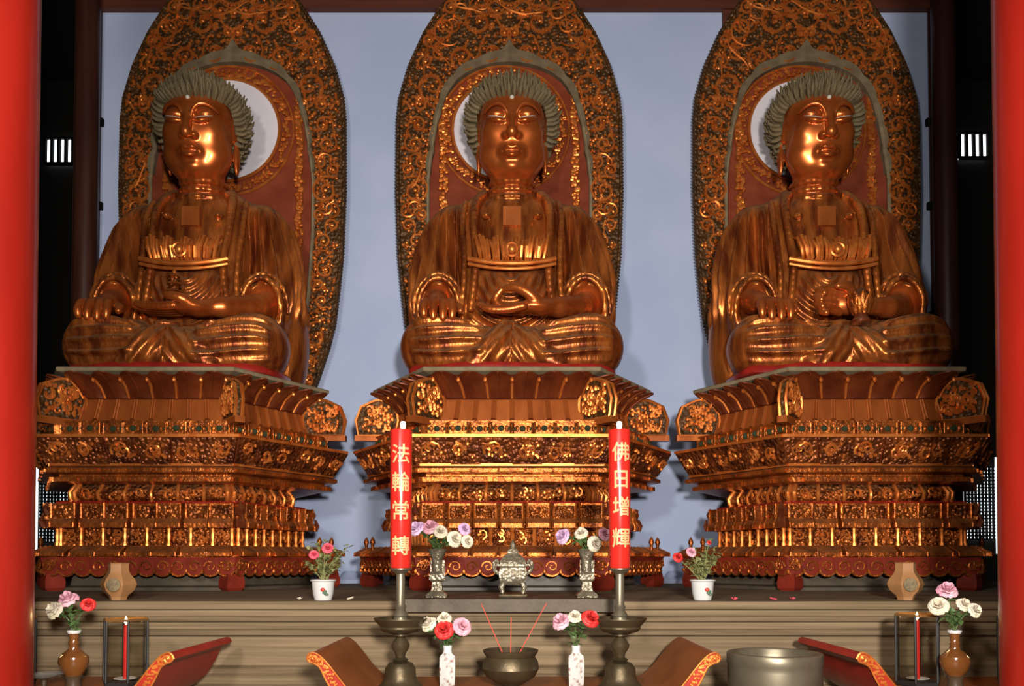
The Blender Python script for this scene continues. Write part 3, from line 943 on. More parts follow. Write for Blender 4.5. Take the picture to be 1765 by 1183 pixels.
    for fc in WFACES:
        for i in range(7):
            a, b = (i + 0.03) / 7, (i + 0.97) / 7
            d = 0.09 if i % 2 == 0 else 0.02
            fc.block(m, a, b, z3 - 0.015, z3 + 0.03, -0.05, d + 0.035, 0.94)
            fc.block(m, a, b, z3 + 0.03, z3 + 0.085, -0.05, d + 0.035, 0.94, 0.94, d - 0.01)
            fc.block(m, a, b, z4 - 0.022, z4, -0.05, d + 0.012, 0.94)
            fc.block(m, a, a + 0.012, z3 + 0.08, z4 - 0.02, -0.05, d + 0.008, 0.94)
            fc.block(m, b - 0.012, b, z3 + 0.08, z4 - 0.02, -0.05, d + 0.008, 0.94)
            fc.block(g, a + 0.012, b - 0.012, z3 + 0.08, z4 - 0.02, -0.05, d - 0.006, 0.94)
            for uu in (a + 0.004, b - 0.004):
                m.tube([fc.pt(uu, z3 - 0.012, d + 0.034, 0.94), fc.pt(uu, z3 + 0.03, d + 0.034, 0.94), fc.pt(uu, z3 + 0.085, d + 0.004, 0.94), fc.pt(uu, z4, d + 0.01, 0.94)], 0.013, n=6)
            relief(g, fc, a + 0.015, b - 0.015, z3 + 0.095, z4 - 0.03, d - 0.004, 0.94, rnd, 1.5)
    m.build('block_frames', 'gold_trim', bt, smooth=False)
    g.build('block_carving', 'carved_panel', bt)
    # bracket horns that stick out at the corners
    for (x, y) in HEXW:
        m = MB()
        v = Vector((x, y, 0)); L = v.length; v /= L; s = Vector((v.y, -v.x, 0))
        for zz, ln in ((z3 + 0.02, 0.10), (z4 - 0.09, 0.06)):
            p = v * (L * 0.94)
            b = [p - s * 0.05 - v * 0.1, p + s * 0.05 - v * 0.1, p + s * 0.05 + v * ln, p - s * 0.05 + v * ln]
            m.hexa([(q.x, q.y, zz - 0.03) for q in b] + [(q.x, q.y, zz + 0.05) for q in b])
            q = p + v * ln
            m.tube([(q.x, q.y, zz - 0.02), (q.x + v.x * 0.03, q.y + v.y * 0.03, zz + 0.03), (q.x + v.x * 0.01, q.y + v.y * 0.01, zz + 0.10)], [0.04, 0.03, 0.012], n=6)
        m.build('corner_horn', 'brown_lacquer', t, smooth=False)
    # upper waist, a barrel between posts
    z5, z6 = zp(866), zp(831)
    m = MB()
    hexloft(m, [(0.93, z5), (0.935, z5 + 0.015), (0.88, z5 + 0.03)], HEXW)
    m.build('red_line', 'red_lacquer', t, smooth=False)
    m = MB()
    h = z6 - z5
    hexloft(m, [(0.795, z5 + 0.02), (0.825, z5 + 0.3 * h), (0.83, z5 + 0.5 * h), (0.82, z5 + 0.7 * h), (0.79, z6)], HEXW)
    uw = m.build('upper_waist', 'carved_panel', t, angle=60)
    m = MB()
    for fc in WFACES:
        for i in range(6):
            relief(m, fc, (i + 0.10) / 6, (i + 0.92) / 6, z5 + 0.035, z6 - 0.015, 0.012, 0.82, rnd, 1.6)
        for i in range(7):
            u = min(max(i / 6, 0.015), 0.985)
            P = [fc.pt(u, z5 + 0.02, 0.012, 0.80), fc.pt(u, z5 + 0.3 * h, 0.022, 0.825), fc.pt(u, z5 + 0.55 * h, 0.024, 0.83), fc.pt(u, z6, 0.012, 0.79)]
            m.tube(P, 0.030 if i in (0, 6) else 0.02, n=8)
    m.build('waist_carving', 'carved_gold', uw)
    # gilded mouldings
    z7 = zp(804)
    m = MB()
    hexloft(m, [(0.86, z6), (0.93, z6 + 0.01), (0.935, z6 + 0.05), (0.90, z6 + 0.065), (0.90, z6 + 0.085), (0.975, z6 + 0.095), (0.985, z7 - 0.02), (0.96, z7)])
    for fc in FACES:
        for i in range(14):
            fc.block(m, (i + 0.08) / 14, (i + 0.92) / 14, z6 + 0.008, z6 + 0.052, -0.03, 0.012 + 0.024 * (i % 2), 0.935)
        for i in range(7):
            fc.block(m, (i + 0.05) / 7, (i + 0.95) / 7, z6 + 0.1, z7 - 0.025, -0.03, 0.012 + 0.03 * (i % 2), 0.985)
    m.build('gilded_moulding', 'gold_trim', t, angle=30)
    # big carved cove
    z8 = zp(751)
    m = MB()
    prof = [(0.93, z7), (0.955, z7 + 0.02), (0.985, z7 + 0.10), (1.02, z7 + 0.20), (1.05, z8 - 0.03), (1.05, z8), (0.98, z8 + 0.01)]
    hexloft(m, prof)
    cv = m.build('carved_cove', 'brown_lacquer', t, angle=20)
    m = MB(); g = MB()
    for fc in FACES:
        for i in range(6):
            a, b = (i + 0.02) / 6, (i + 0.98) / 6
            d = 0.035 if i % 2 else 0.006
            fc.block(m, a, b, z7 + 0.02, z8 - 0.035, -0.06, d, 0.955, 1.045)
            relief(g, fc, a + 0.012, b - 0.012, z7 + 0.05, z8 - 0.06, d + 0.002, 0.965, rnd, 1.5, 1.04, 1.8)
        fc.block(g, 0.0, 1.0, z8 - 0.03, z8, -0.03, 0.016, 1.05)
        fc.block(g, 0.0, 1.0, z7 + 0.005, z7 + 0.03, -0.03, 0.016, 0.955)
    m.build('cove_panels', 'cove_panel', cv, smooth=False)
    g.build('cove_carving', 'carved_gold', cv)
    # frieze with painted motifs
    z9 = zp(723)
    m = MB()
    hexloft(m, [(0.90, z8), (0.90, z9)])
    fr = m.build('frieze', 'carved_panel', t, smooth=False)
    m = MB(); g = MB()
    for fc in FACES:
        fc.block(m, 0, 1, z8 + 0.0, z8 + 0.02, -0.03, 0.03, 0.90)
        fc.block(m, 0, 1, z9 - 0.02, z9, -0.03, 0.03, 0.90)
        for i in range(8):
            a, b = (i + 0.04) / 8, (i + 0.96) / 8
            d = 0.045 if i % 2 else 0.012
            fc.block(m, a, b, z8 + 0.02, z9 - 0.018, -0.03, d, 0.90)
            for uu in (a + 0.003, b - 0.003):
                m.tube([fc.pt(uu, z8 + 0.02, d, 0.90), fc.pt(uu, z9 - 0.018, d, 0.90)], 0.010, n=6)
            c = (a + b) / 2
            zc = (z8 + z9) / 2
            m.cur = 1
            m.sphere(fc.pt(c, zc, d + 0.004, 0.90), (0.035, 0.018, 0.032), 8, 5)
            for s in (-1, 1):
                m.cur = 0
                m.sphere(fc.pt(c + s * 0.032, zc, d + 0.004, 0.90), (0.022, 0.016, 0.035), 7, 5)
                m.cur = 1
                m.sphere(fc.pt(c + s * 0.046, zc, d + 0.002, 0.90), (0.014, 0.012, 0.022), 6, 4)
            m.cur = 0
    m.build('frieze_blocks', ['gold_trim', 'green_paint'], fr, smooth=False)
    # fluted band
    z10 = zp(680)
    m = MB()
    hexloft(m, [(0.80, z9), (0.755, z10)])
    fb = m.build('fluted_band', 'orange_wood', t, smooth=False)
    m = MB()
    for fc in FACES:
        for i in range(9):
            u = min(max(i / 8, 0.008), 0.992)
            for du in (-0.009, 0.009):
                m.tube([fc.pt(u + du, z9, 0.004, 0.80), fc.pt(u + du, z10, 0.004, 0.755)], 0.014, n=6)
            for j in range(2):
                zz = z9 + 0.02
                m.sphere(fc.pt(u, zz, 0.012, 0.797), (0.03, 0.02, 0.035), 6, 4)
    m.build('flutes', 'orange_wood', fb)
    # lotus petals
    z11 = zp(640)
    m = MB()
    hexloft(m, [(0.755, z10), (0.79, z10 + 0.06), (0.85, z11 - 0.02), (0.86, z11)])
    lp = m.build('lotus_band', 'brown_lacquer', t, angle=20)
    for fc in FACES:
        for i in range(6):
            q = MB()
            u0, u1 = (i + 0.02) / 6, (i + 0.98) / 6
            def pet(u, v, u0=u0, u1=u1, fc=fc):
                s = 2 * u - 1
                top = 1 - 0.16 * abs(s) ** 2.4
                vv = v * top
                k = 0.76 + 0.125 * vv ** 1.4
                bul = 0.010 + 0.075 * (1 - abs(s) ** 2.2) * (0.45 + 0.75 * vv) + 0.045 * max(0, v - 0.75) * 4 * (1 - s * s * 0.6)
                uu = u0 + (u1 - u0) * (0.5 + 0.5 * s * (0.86 + 0.14 * v))
                return fc.pt(uu, z10 + 0.012 + (z11 - z10 - 0.02) * vv, bul, k)
            q.grid(pet, 10, 8)
            rim = [pet(j / 10, 1.0) for j in range(11)]
            q.tube(rim, 0.011, n=5)
            q.tube([pet(0.5, j / 8) for j in range(9)], [0.006 + 0.0012 * j for j in range(9)], n=5)
            q.build('lotus_petal', 'brown_lacquer', t, angle=60)
    for fc in FACES:
        for i in range(7):
            m = MB()
            u = min(max(i / 6, 0.01), 0.99)
            m.tube([fc.pt(u, z10 + 0.01, 0.02, 0.76), fc.pt(u, (z10 + z11) / 2, 0.02, 0.80), fc.pt(u, z11 - 0.05, 0.03, 0.85)], [0.012, 0.015, 0.02], n=6)
            m.sphere(fc.pt(u, z11 - 0.06, 0.045, 0.85), (0.022, 0.022, 0.032), 7, 5)
            m.build('petal_rib', 'carved_gold', lp)
    # top slab
    m = MB()
    zt = SLAB_Z - LEDGE_Z
    hexloft(m, [(0.86, z11), (0.925, z11 + 0.02), (0.93, zt - 0.012), (0.92, zt)])
    m.build('top_slab', 'dust_grey', t, smooth=False)
    # radial carved plaques on the corners
    zb = z9 - 0.045
    for ci, (x, y) in enumerate(HEX):
        v = Vector((x, y, 0)); L = v.length; v /= L; s = Vector((v.y, -v.x, 0))
        c = v * (L * 0.90 - 0.02)
        def P(a, z, n): 
            q = c + v * a + s * n
            return (q.x, q.y, z)
        q = MB()
        n = 9
        out = [(-0.21, 0.0), (-0.23, 0.18), (-0.21, 0.33)] + [(-0.17 + 0.30 * j / 6, 0.37 + 0.05 * math.sin(math.pi * j / 6)) for j in range(7)] + [(0.20, 0.34), (0.26, 0.18), (0.23, 0.0)]
        k = len(out)
        vs = [P(a, zb + 0.06 + z, -0.03) for a, z in out] + [P(a, zb + 0.06 + z, 0.03) for a, z in out]
        fs = [tuple(range(k)), tuple(reversed(range(k, 2 * k)))] + [((i + 1) % k, i, k + i, k + (i + 1) % k) for i in range(k)]
        q.add(vs, fs)
        pq = q.build('carved_plaque', 'carved_ground', t, smooth=False)
        g = MB()
        for sd in (-0.035, 0.035):
            g.tube([P(a, zb + 0.06 + z, sd) for a, z in out], 0.018, n=5, closed=True)
            for j in range(60):
                a, z = rnd.uniform(-0.17, 0.18), rnd.uniform(0.05, 0.35)
                r = rnd.uniform(0.014, 0.026)
                g.sphere(P(a, zb + 0.06 + z, sd * 1.2), (r, r, r * 1.4), 6, 4)
            for j in range(14):
                a, z = rnd.uniform(-0.14, 0.15), rnd.uniform(0.08, 0.31)
                g.tube([P(a + i2, zb + 0.06 + z + j2, sd * 1.3) for i2, j2 in spiral2(0, 0, 0.05, 0.9, rnd.uniform(0, 6), rnd.choice((-1, 1)), 8)], [0.015 - 0.001 * i for i in range(8)], n=5)
        g.build('plaque_carving', 'carved_gold', pq)
        g = MB()
        b = [P(-0.25, 0, -0.05), P(0.27, 0, -0.05), P(0.27, 0, 0.05), P(-0.25, 0, 0.05)]
        g.hexa([(p[0], p[1], zb) for p in b] + [(p[0], p[1], zb + 0.065) for p in b])
        b = [P(-0.10, 0, -0.03), P(-0.02, 0, -0.03), P(-0.02, 0, 0.03), P(-0.10, 0, 0.03)]
        g.hexa([(p[0], p[1], z8 - 0.01) for p in b] + [(p[0], p[1], zb + 0.01) for p in b])
        g.build('plaque_bracket', 'orange_wood', pq, smooth=False)
    return t
ped = build_pedestal()
PEDS = [(0.0, 'carved gilded pedestal under the middle buddha between the two tall red candles'),
        (-3.76, 'carved gilded pedestal under the buddha holding the pagoda'),
        (3.74, 'carved gilded pedestal under the buddha with the lotus stand')]
for i, (X, lab) in enumerate(PEDS):
    o = ped if i == 0 else copy_tree(ped)
    o.location = (X, PY, LEDGE_Z)
    tag(o, lab, 'pedestal', 'lotus pedestals of the three buddhas')

# ------------------------------------------------------------------ mandorlas
MY = 10.98
PXM = MY / F
def zm(y): return zof(y, MY) - SLAB_Z
OUT = [(704, 130), (655, 150), (600, 168), (560, 178), (500, 185), (440, 191), (330, 195), (206, 194), (167, 190), (112, 174), (56, 148), (22, 126), (0, 110), (-40, 76), (-80, 36), (-100, 0)]
INN = [(704, 112), (640, 120), (500, 136), (400, 142), (310, 142), (260, 136), (200, 126), (165, 117), (140, 103), (122, 86), (110, 66), (102, 46), (96, 26), (92, 14), (84, 7), (72, 0)]
ROUND = [(310, 137), (260, 131), (200, 120), (165, 109), (140, 93), (125, 72), (114, 45), (109, 20), (108, 0)]
OUT = [(zm(y), a * PXM) for y, a in OUT]
INN = [(zm(y), a * PXM) for y, a in INN]
ROUND = [(zm(y), a * PXM) for y, a in ROUND]
def prof(tab, z): return float(np.interp(z, [t[0] for t in tab], [t[1] for t in tab]))
ZTOP, ZIN = OUT[-1][0], INN[-1][0]

def build_mandorla():
    rnd = random.Random(21)
    t = thing('mandorla', 'x', 'mandorla', (0, MY, SLAB_Z + 0.003))
    zs = sorted(set(list(np.linspace(0, ZTOP, 60)) + [ZIN]))
    # back board
    m = MB()
    for y, d in ((0.0, 1), (0.13, -1)):
        for s in (-1, 1):
            vs, fs = [], []
            for z in zs:
                o = prof(OUT, z)
                i = prof(INN, z) if z < ZIN else 0.0
                vs += [(s * min(i, o - 0.02 if o > 0.02 else 0), y, z), (s * o, y, z)]
            for j in range(len(zs) - 1):
                q = (2 * j, 2 * j + 1, 2 * j + 3, 2 * j + 2)
                fs.append(q if s * d > 0 else tuple(reversed(q)))
            m.add(vs, fs)
    for s in (-1, 1):
        vs, fs = [], []
        for z in zs:
            o = prof(OUT, z); vs += [(s * o, 0, z), (s * o, 0.13, z)]
        for j in range(len(zs) - 1):
            q = (2 * j, 2 * j + 1, 2 * j + 3, 2 * j + 2)
            fs.append(q if s > 0 else tuple(reversed(q)))
        m.add(vs, fs)
    bb = m.build('border_board', 'carved_ground', t, smooth=False)
    # inner panel
    m = MB()
    vs, fs = [], []
    zi = [z for z in zs if z <= ZIN]
    for z in zi:
        i = prof(INN, z) + 0.01
        vs += [(-i, 0.07, z), (i, 0.07, z)]
    fs = [(2 * j, 2 * j + 1, 2 * j + 3, 2 * j + 2) for j in range(len(zi) - 1)]
    m.add(vs, fs)
    vs2 = [(x, 0.125, z) for x, y, z in vs]
    m.add(vs2, [tuple(reversed(f)) for f in fs])
    m.build('inner_panel', 'dull_red', t, smooth=False)
    # grey scalloped moulding round the panel
    m = MB()
    arch = [(prof(INN, z), z) for z in np.linspace(0.0, zm(104), 44)] + [(a, z) for z, a in INN[-5:]]
    arch = [p for i, p in enumerate(arch) if i == 0 or abs(p[1] - arch[i - 1][1]) + abs(p[0] - arch[i - 1][0]) > 0.02]
    full = [(-x, z) for x, z in arch] + [(x, z) for x, z in reversed(arch)][1:]
    full = [p for i, p in enumerate(full)]
    wav = []
    acc = 0
    for i, p in enumerate(full):
        if i: acc += math.hypot(p[0] - full[i - 1][0], p[1] - full[i - 1][1])
        wav.append((p[0], -0.012, p[1]))
    m.tube(wav, 0.024, n=6, up=(0, 1, 0))
    m.build('grey_moulding', 'dust_grey', t)
    m = MB()
    zc = zm(265)
    def polar(tab):
        q = sorted((math.atan2(z - zc, a), math.hypot(a, z - zc)) for z, a in tab)
        return [p[0] for p in q], [p[1] for p in q]
    A1, R1 = polar(INN); A2, R2 = polar(ROUND)
    N = 80
    for s in (-1, 1):      # cloud-edged lip between the round panel and the pointed arch
        vs, fs = [], []
        for j in range(N + 1):
            th = -0.25 + (math.pi / 2 + 0.25) * j / N
            ro = float(np.interp(th, A1, R1)) + 0.030 * abs(math.sin(j * 0.24)) + 0.005
            ri = float(np.interp(th, A2, R2))
            ca, sa = math.cos(th), math.sin(th)
            vs += [(s * ro * ca, -0.046, zc + ro * sa), (s * ri * ca, -0.020, zc + ri * sa), (s * ro * ca, 0.09, zc + ro * sa), (s * ri * ca, 0.09, zc + ri * sa)]
        for j in range(N):
            for a, b in ((0, 1), (1, 3), (2, 0)):
                f = (4 * j + a, 4 * j + b, 4 * j + 4 + b, 4 * j + 4 + a)
                fs.append(f if s < 0 else tuple(reversed(f)))
        m.add(vs, fs)
    m.build('arch_lip', 'lip_grey', t, smooth=False)
    # rim with teeth
    m = MB()
    zz = np.linspace(0, ZTOP, 150)
    for s in (-1, 1):
        m.tube([(s * prof(OUT, z), 0.0, z) for z in zz[::2]], 0.024, n=6, up=(0, 1, 0))
        for z in zz:
            o = prof(OUT, z)
            m.sphere((s * (o + 0.018), 0.03, z), (0.026, 0.03, 0.018), 6, 4)
    m.build('toothed_rim', 'carved_ground', t)
    # scroll work, mirrored left and right
    m = MB()
    def free(x, z, pad):
        o = prof(OUT, z) - 0.045
        if z < ZIN + 0.06:
            return prof(INN, z) + 0.03 + pad < x < o - pad
        return x < o - pad
    big = [(0.40, zm(38), 0.25), (0.62, zm(100), 0.19), (1.02, zm(150), 0.20), (0.17, zm(20), 0.15), (0.27, zm(-25), 0.16)]
    tries = 0
    while tries < 9000:
        tries += 1
        z = rnd.uniform(0.1, ZTOP - 0.3); x = rnd.uniform(0.0, 1.5)
        r = rnd.choice((0.24, 0.20, 0.17, 0.13, 0.10))
        if x < r * 0.6 and z > ZIN: continue
        if not free(x, z, r * 0.62): continue
        if any(math.hypot(x - a, z - b) < (r + c) * 0.93 for a, b, c in big): continue
        big.append((x, z, r))
    for (x, z, r) in big:
        ph, sg, tn = rnd.uniform(0, 6.28), rnd.choice((-1, 1)), rnd.uniform(1.1, 1.6)
        pts = spiral2(x, z, r, tn, ph, sg, 22)
        tx, tz = math.cos(ph + sg * -1.2), math.sin(ph + sg * -1.2)
        tail = (pts[0][0] + tx * r * 0.7, pts[0][1] + tz * r * 0.7)
        tail2 = (pts[0][0] + tx * r * 0.35 + math.cos(ph) * 0.03, pts[0][1] + tz * r * 0.35 + math.sin(ph) * 0.03)
        pts = [tail, tail2] + pts
        if not free(max(tail[0], 0), tail[1], 0.0): pts = pts[2:]
        R = [0.008 + (0.017 if r > 0.18 else 0.010) * math.sin(math.pi * min(1, 0.15 + 0.8 * i / len(pts))) for i in range(len(pts))]
        for s in (-1, 1):
            m.tube([(s * a, -0.015, b) for a, b in pts], R, n=6, up=(0, 1, 0))
            m.sphere((s * x, -0.02, z), 0.030, 7, 5)
    for q in range(75):      # thin tendrils wandering between the scrolls
        x, z = rnd.uniform(0.05, 1.4), rnd.uniform(0.1, ZTOP - 0.3)
        a = rnd.uniform(0, 6.28); k = rnd.uniform(-1, 1)
        pts = []
        for i in range(16):
            if not free(x, z, 0.0): break
            pts.append((x, z))
            a += k * 0.45; k += rnd.uniform(-0.35, 0.35); k = max(-1.2, min(1.2, k))
            x += 0.045 * math.cos(a); z += 0.045 * math.sin(a)
        if len(pts) > 5:
            for s in (-1, 1):
                m.tube([(s * p, -0.03, q2) for p, q2 in pts], [0.009 + 0.007 * math.sin(math.pi * i / len(pts)) for i in range(len(pts))], n=5, up=(0, 1, 0))
    for q in range(2300):
        z = rnd.uniform(0.05, ZTOP - 0.15); x = rnd.uniform(0.0, 1.5)
        if not free(x, z, 0.0): continue
        r = rnd.uniform(0.012, 0.030)
        e = rnd.choice((1.0, 1.0, 1.0, rnd.uniform(0.7, 2.0)))
        rot = Matrix.Rotation(rnd.uniform(0, 3.14), 3, 'Y')
        for s in (-1, 1):
            m.sphere((s * x, -0.015, z), (r, r, r * e), 6, 4, rot if s > 0 else rot.transposed())
    # beaded line beside the panel
    for z in np.linspace(0.1, INN[8][0], 60):
        for s in (-1, 1):
            m.sphere((s * (prof(INN, z) + 0.065), -0.01, z), (0.020, 0.022, 0.026), 6, 4)
    m.build('scroll_carving', 'carved_gold', bb)
    # halo disc and its ring
    hx, hz = -0.07, zm(222)
    R = 88 * PXM
    m = MB()
    n = 64
    vs = [(hx, 0.02, hz)] + [(hx + R * math.cos(2 * math.pi * i / n), 0.03, hz + R * math.sin(2 * math.pi * i / n)) for i in range(n)] + \
         [(hx + R * math.cos(2 * math.pi * i / n), 0.08, hz + R * math.sin(2 * math.pi * i / n)) for i in range(n)]
    m.add(vs, [(0, 1 + (i + 1) % n, 1 + i) for i in range(n)] + [(1 + i, 1 + (i + 1) % n, 1 + n + (i + 1) % n, 1 + n + i) for i in range(n)])
    hd = m.build('halo_disc', 'halo_white', t, angle=60)
    m = MB()
    m.tube([(hx + (R + 0.02) * math.cos(2 * math.pi * i / n), 0.02, hz + (R + 0.02) * math.sin(2 * math.pi * i / n)) for i in range(n)], 0.022, n=6, closed=True, up=(0, 1, 0))
    m.tube([(hx + (R + 0.20) * math.cos(2 * math.pi * i / n), 0.05, hz + (R + 0.20) * math.sin(2 * math.pi * i / n)) for i in range(n)], 0.018, n=6, closed=True, up=(0, 1, 0))
    for i in range(64):
        a = 2 * math.pi * i / 64
        for q in range(4):
            rr = R + 0.06 + 0.10 * rnd.random(); aa = a + rnd.uniform(-0.04, 0.04)
            m.sphere((hx + rr * math.cos(aa), 0.045, hz + rr * math.sin(aa)), (rnd.uniform(.020, .040), .025, rnd.uniform(.020, .040)), 6, 4)
    m.build('halo_ring', 'carved_gold', hd)
    # upright carved strips either side of the halo
    for s in (-1, 1):
        m = MB()
        for z in np.linspace(zm(420), zm(158), 60):
            for q in range(2):
                m.sphere((s * 0.875 + rnd.uniform(-0.045, 0.045), 0.045, z + rnd.uniform(-0.02, 0.02)), (rnd.uniform(.024, .042), .03, rnd.uniform(.026, .052)), 6, 4)
        m.build('carved_strip', 'carved_gold', t)
    return t
man = build_mandorla()
MANS = [(-0.035, 'tall scroll carved mandorla behind the middle buddha with a round white halo'),
        (-3.70, 'tall scroll carved mandorla behind the buddha holding the pagoda'),
        (3.90, 'tall scroll carved mandorla behind the buddha with the lotus stand')]
for i, (X, lab) in enumerate(MANS):
    o = man if i == 0 else copy_tree(man)
    o.location = (X, MY, SLAB_Z + 0.003)
    tag(o, lab, 'mandorla', 'carved mandorlas behind the buddhas')

# ------------------------------------------------------------------ the hall
def struct(m, name, mats, smooth=False, angle=40):
    return tag(m.build(name, mats, smooth=smooth, angle=angle), kind='structure')

m = MB(); m.box((-13, -4, -0.1), (13, 18, 0.0)); struct(m, 'floor', 'stone_dark')
m = MB(); m.box((-13, -4, 12.0), (13, 18, 12.1)); struct(m, 'ceiling', 'black_dark')
m = MB(); m.box((-13.1, -4, 0), (-13, 18, 12)); struct(m, 'wall_left', 'black_dark')
m = MB(); m.box((13, -4, 0), (13.1, 18, 12)); struct(m, 'wall_right', 'black_dark')
m = MB(); m.box((-13, 18, 0), (13, 18.1, 12)); struct(m, 'wall_back', 'black_dark')
WY = 11.35
x0, x1 = xof(172, 400, WY), xof(1603, 400, WY)
m = MB(); m.box((x0, WY, LEDGE_Z - 0.02), (x1, WY + 0.10, 9.4)); struct(m, 'wall_screen', 'wall_blue')
# slim blue columns set against the screen, with a flared foot
for px in (604, 1163):
    m = MB()
    m.lathe([(0.19, 0.0), (0.19, 0.05), (0.14, 0.09), (0.11, 0.14), (0.09, 0.16)], 20, (xof(px, 990, 11.33), 11.33, LEDGE_Z))
    struct(m, 'column', 'wall_blue', True)
# timber round the screen
zt = zof(22, WY)
m = MB(); m.box((x0 - 0.30, WY - 0.10, zt), (x1 + 0.30, WY + 0.3, zt + 0.7)); struct(m, 'beam', 'beam_brown')
for a, b in ((300, 522), (1246, 1480)):
    m = MB(); m.box((xof(a, 60, WY - 0.06), WY - 0.06, 6.4), (xof(b, 60, WY - 0.06), WY + 0.05, zt + 0.02)); struct(m, 'trim_post', 'beam_brown')
for s, xx in ((-1, x0), (1, x1)):
    a, b = sorted((xx, xx + s * 0.36))
    m = MB(); m.box((a, WY - 0.03, LEDGE_Z), (b, WY + 0.15, zt + 0.3)); o = struct(m, 'trim_frame', 'dark_wood')
    for py in (213, 357, 545):
        q = MB(); zz = zof(py, WY)
        q.box((xx - 0.045, WY - 0.06, zz - 0.05), (xx + 0.045, WY, zz + 0.05))
        q.build('hinge', 'black_dark', o, smooth=False)
    cx = xof(146 if s < 0 else 1632, 500, 11.0)
    m = MB(); m.lathe([(0.15, LEDGE_Z), (0.15, 10.5)], 28, (cx, 11.0, 0)); struct(m, 'column', 'dark_wood', True)
# windows of the dark back hall: barred openings above, lattices below
BY = 17.95
def window(n, lo, hi, bars, barh, bar=0.05):
    (xa, za), (xb, zb) = lo, hi
    p = MB(); p.box((xa, BY - 0.02, za), (xb, BY, zb))
    o = tag(p.build('window_%d' % n, 'daylight', smooth=False), kind='structure')
    q = MB()
    for i in range(bars + 1):
        x = xa + (xb - xa) * i / bars
        q.box((x - bar / 2, BY - 0.10, za), (x + bar / 2, BY - 0.03, zb))
    for i in range(barh + 1):
        z = za + (zb - za) * i / barh
        q.box((xa, BY - 0.10, z - bar / 2), (xb, BY - 0.03, z + bar / 2))
    q.build('lattice', 'black_dark', o, smooth=False)
def px_rect(a, y0, b, y1): return (xof(a, y0, BY), zof(y1, BY)), (xof(b, y0, BY), zof(y0, BY))
lo, hi = px_rect(81, 240, 129, 285); window(1, lo, hi, 4, 1, 0.06)
lo, hi = px_rect(1650, 231, 1700, 275); window(2, lo, hi, 4, 1, 0.06)
lo, hi = px_rect(70, 812, 122, 935); window(3, lo, hi, 9, 21, 0.028)
lo, hi = px_rect(1660, 806, 1714, 930); window(4, lo, hi, 9, 21, 0.028)
for i, (px) in enumerate((70, 1711)):
    p = MB(); xx = xof(px, 870, BY)
    p.box((xx - 0.016, BY - 0.16, zof(955, BY)), (xx + 0.016, BY - 0.13, zof(790, BY)))
    tag(p.build('window_%d' % (5 + i), 'daylight', smooth=False), kind='structure')
# two red pillars nearest the camera
PYL = 4.75
for s, px in ((-1, 62), (1, 1718)):
    R = 0.30
    edge = xof(px, 600, PYL)
    m = MB(); m.lathe([(R + 0.1, 0), (R + 0.1, 0.12), (R + 0.015, 0.2), (R, 3.0), (R - 0.01, 8.0), (R - 0.015, 12.0)], 48, (edge + s * R * 1.13, PYL, 0))
    struct(m, 'pillar', 'pillar_red', True)

# ------------------------------------------------------------------ stone platform
FY = 6.38
def pz(y): return zof(y, FY)
T = LEDGE_Z
prof_l = [(12.0, 0.0), (12.0, T), (FY, T), (FY - 0.015, T - 0.02), (FY - 0.015, pz(1050)), (FY + 0.02, pz(1053)), (FY + 0.02, pz(1062)),
          (FY - 0.01, pz(1064)), (FY + 0.01, pz(1072)), (FY + 0.05, pz(1074)), (FY + 0.05, pz(1085)), (FY + 0.02, pz(1087)), (FY + 0.04, pz(1096)), (FY + 0.10, pz(1100)),
          (FY + 0.10, pz(1150)), (FY + 0.04, pz(1154)), (FY + 0.06, pz(1162)), (FY + 0.02, pz(1166)), (FY + 0.02, pz(1180)), (FY - 0.05, pz(1185)), (FY - 0.05, 0.0)]
m = MB(); m.extrude_x(prof_l[::-1], -9.5, 9.5); struct(m, 'stone_platform', 'stone')
m = MB()
xa, xb = xof(698, 1040, FY - 0.1), xof(1068, 1040, FY - 0.1)
sl = [(FY - 0.10, T - 0.055), (FY - 0.10, T + 0.02), (FY + 0.75, T + 0.02), (FY + 0.75, T), (FY + 0.0, T), (FY - 0.016, T - 0.055)]
m.box((xa, FY - 0.10, T - 0.075), (xb, FY - 0.0155, T + 0.002))
m.box((xa, FY - 0.10, T + 0.002), (xb, FY + 0.75, T + 0.022))
struct(m, 'stone_slab', 'stone_dark')

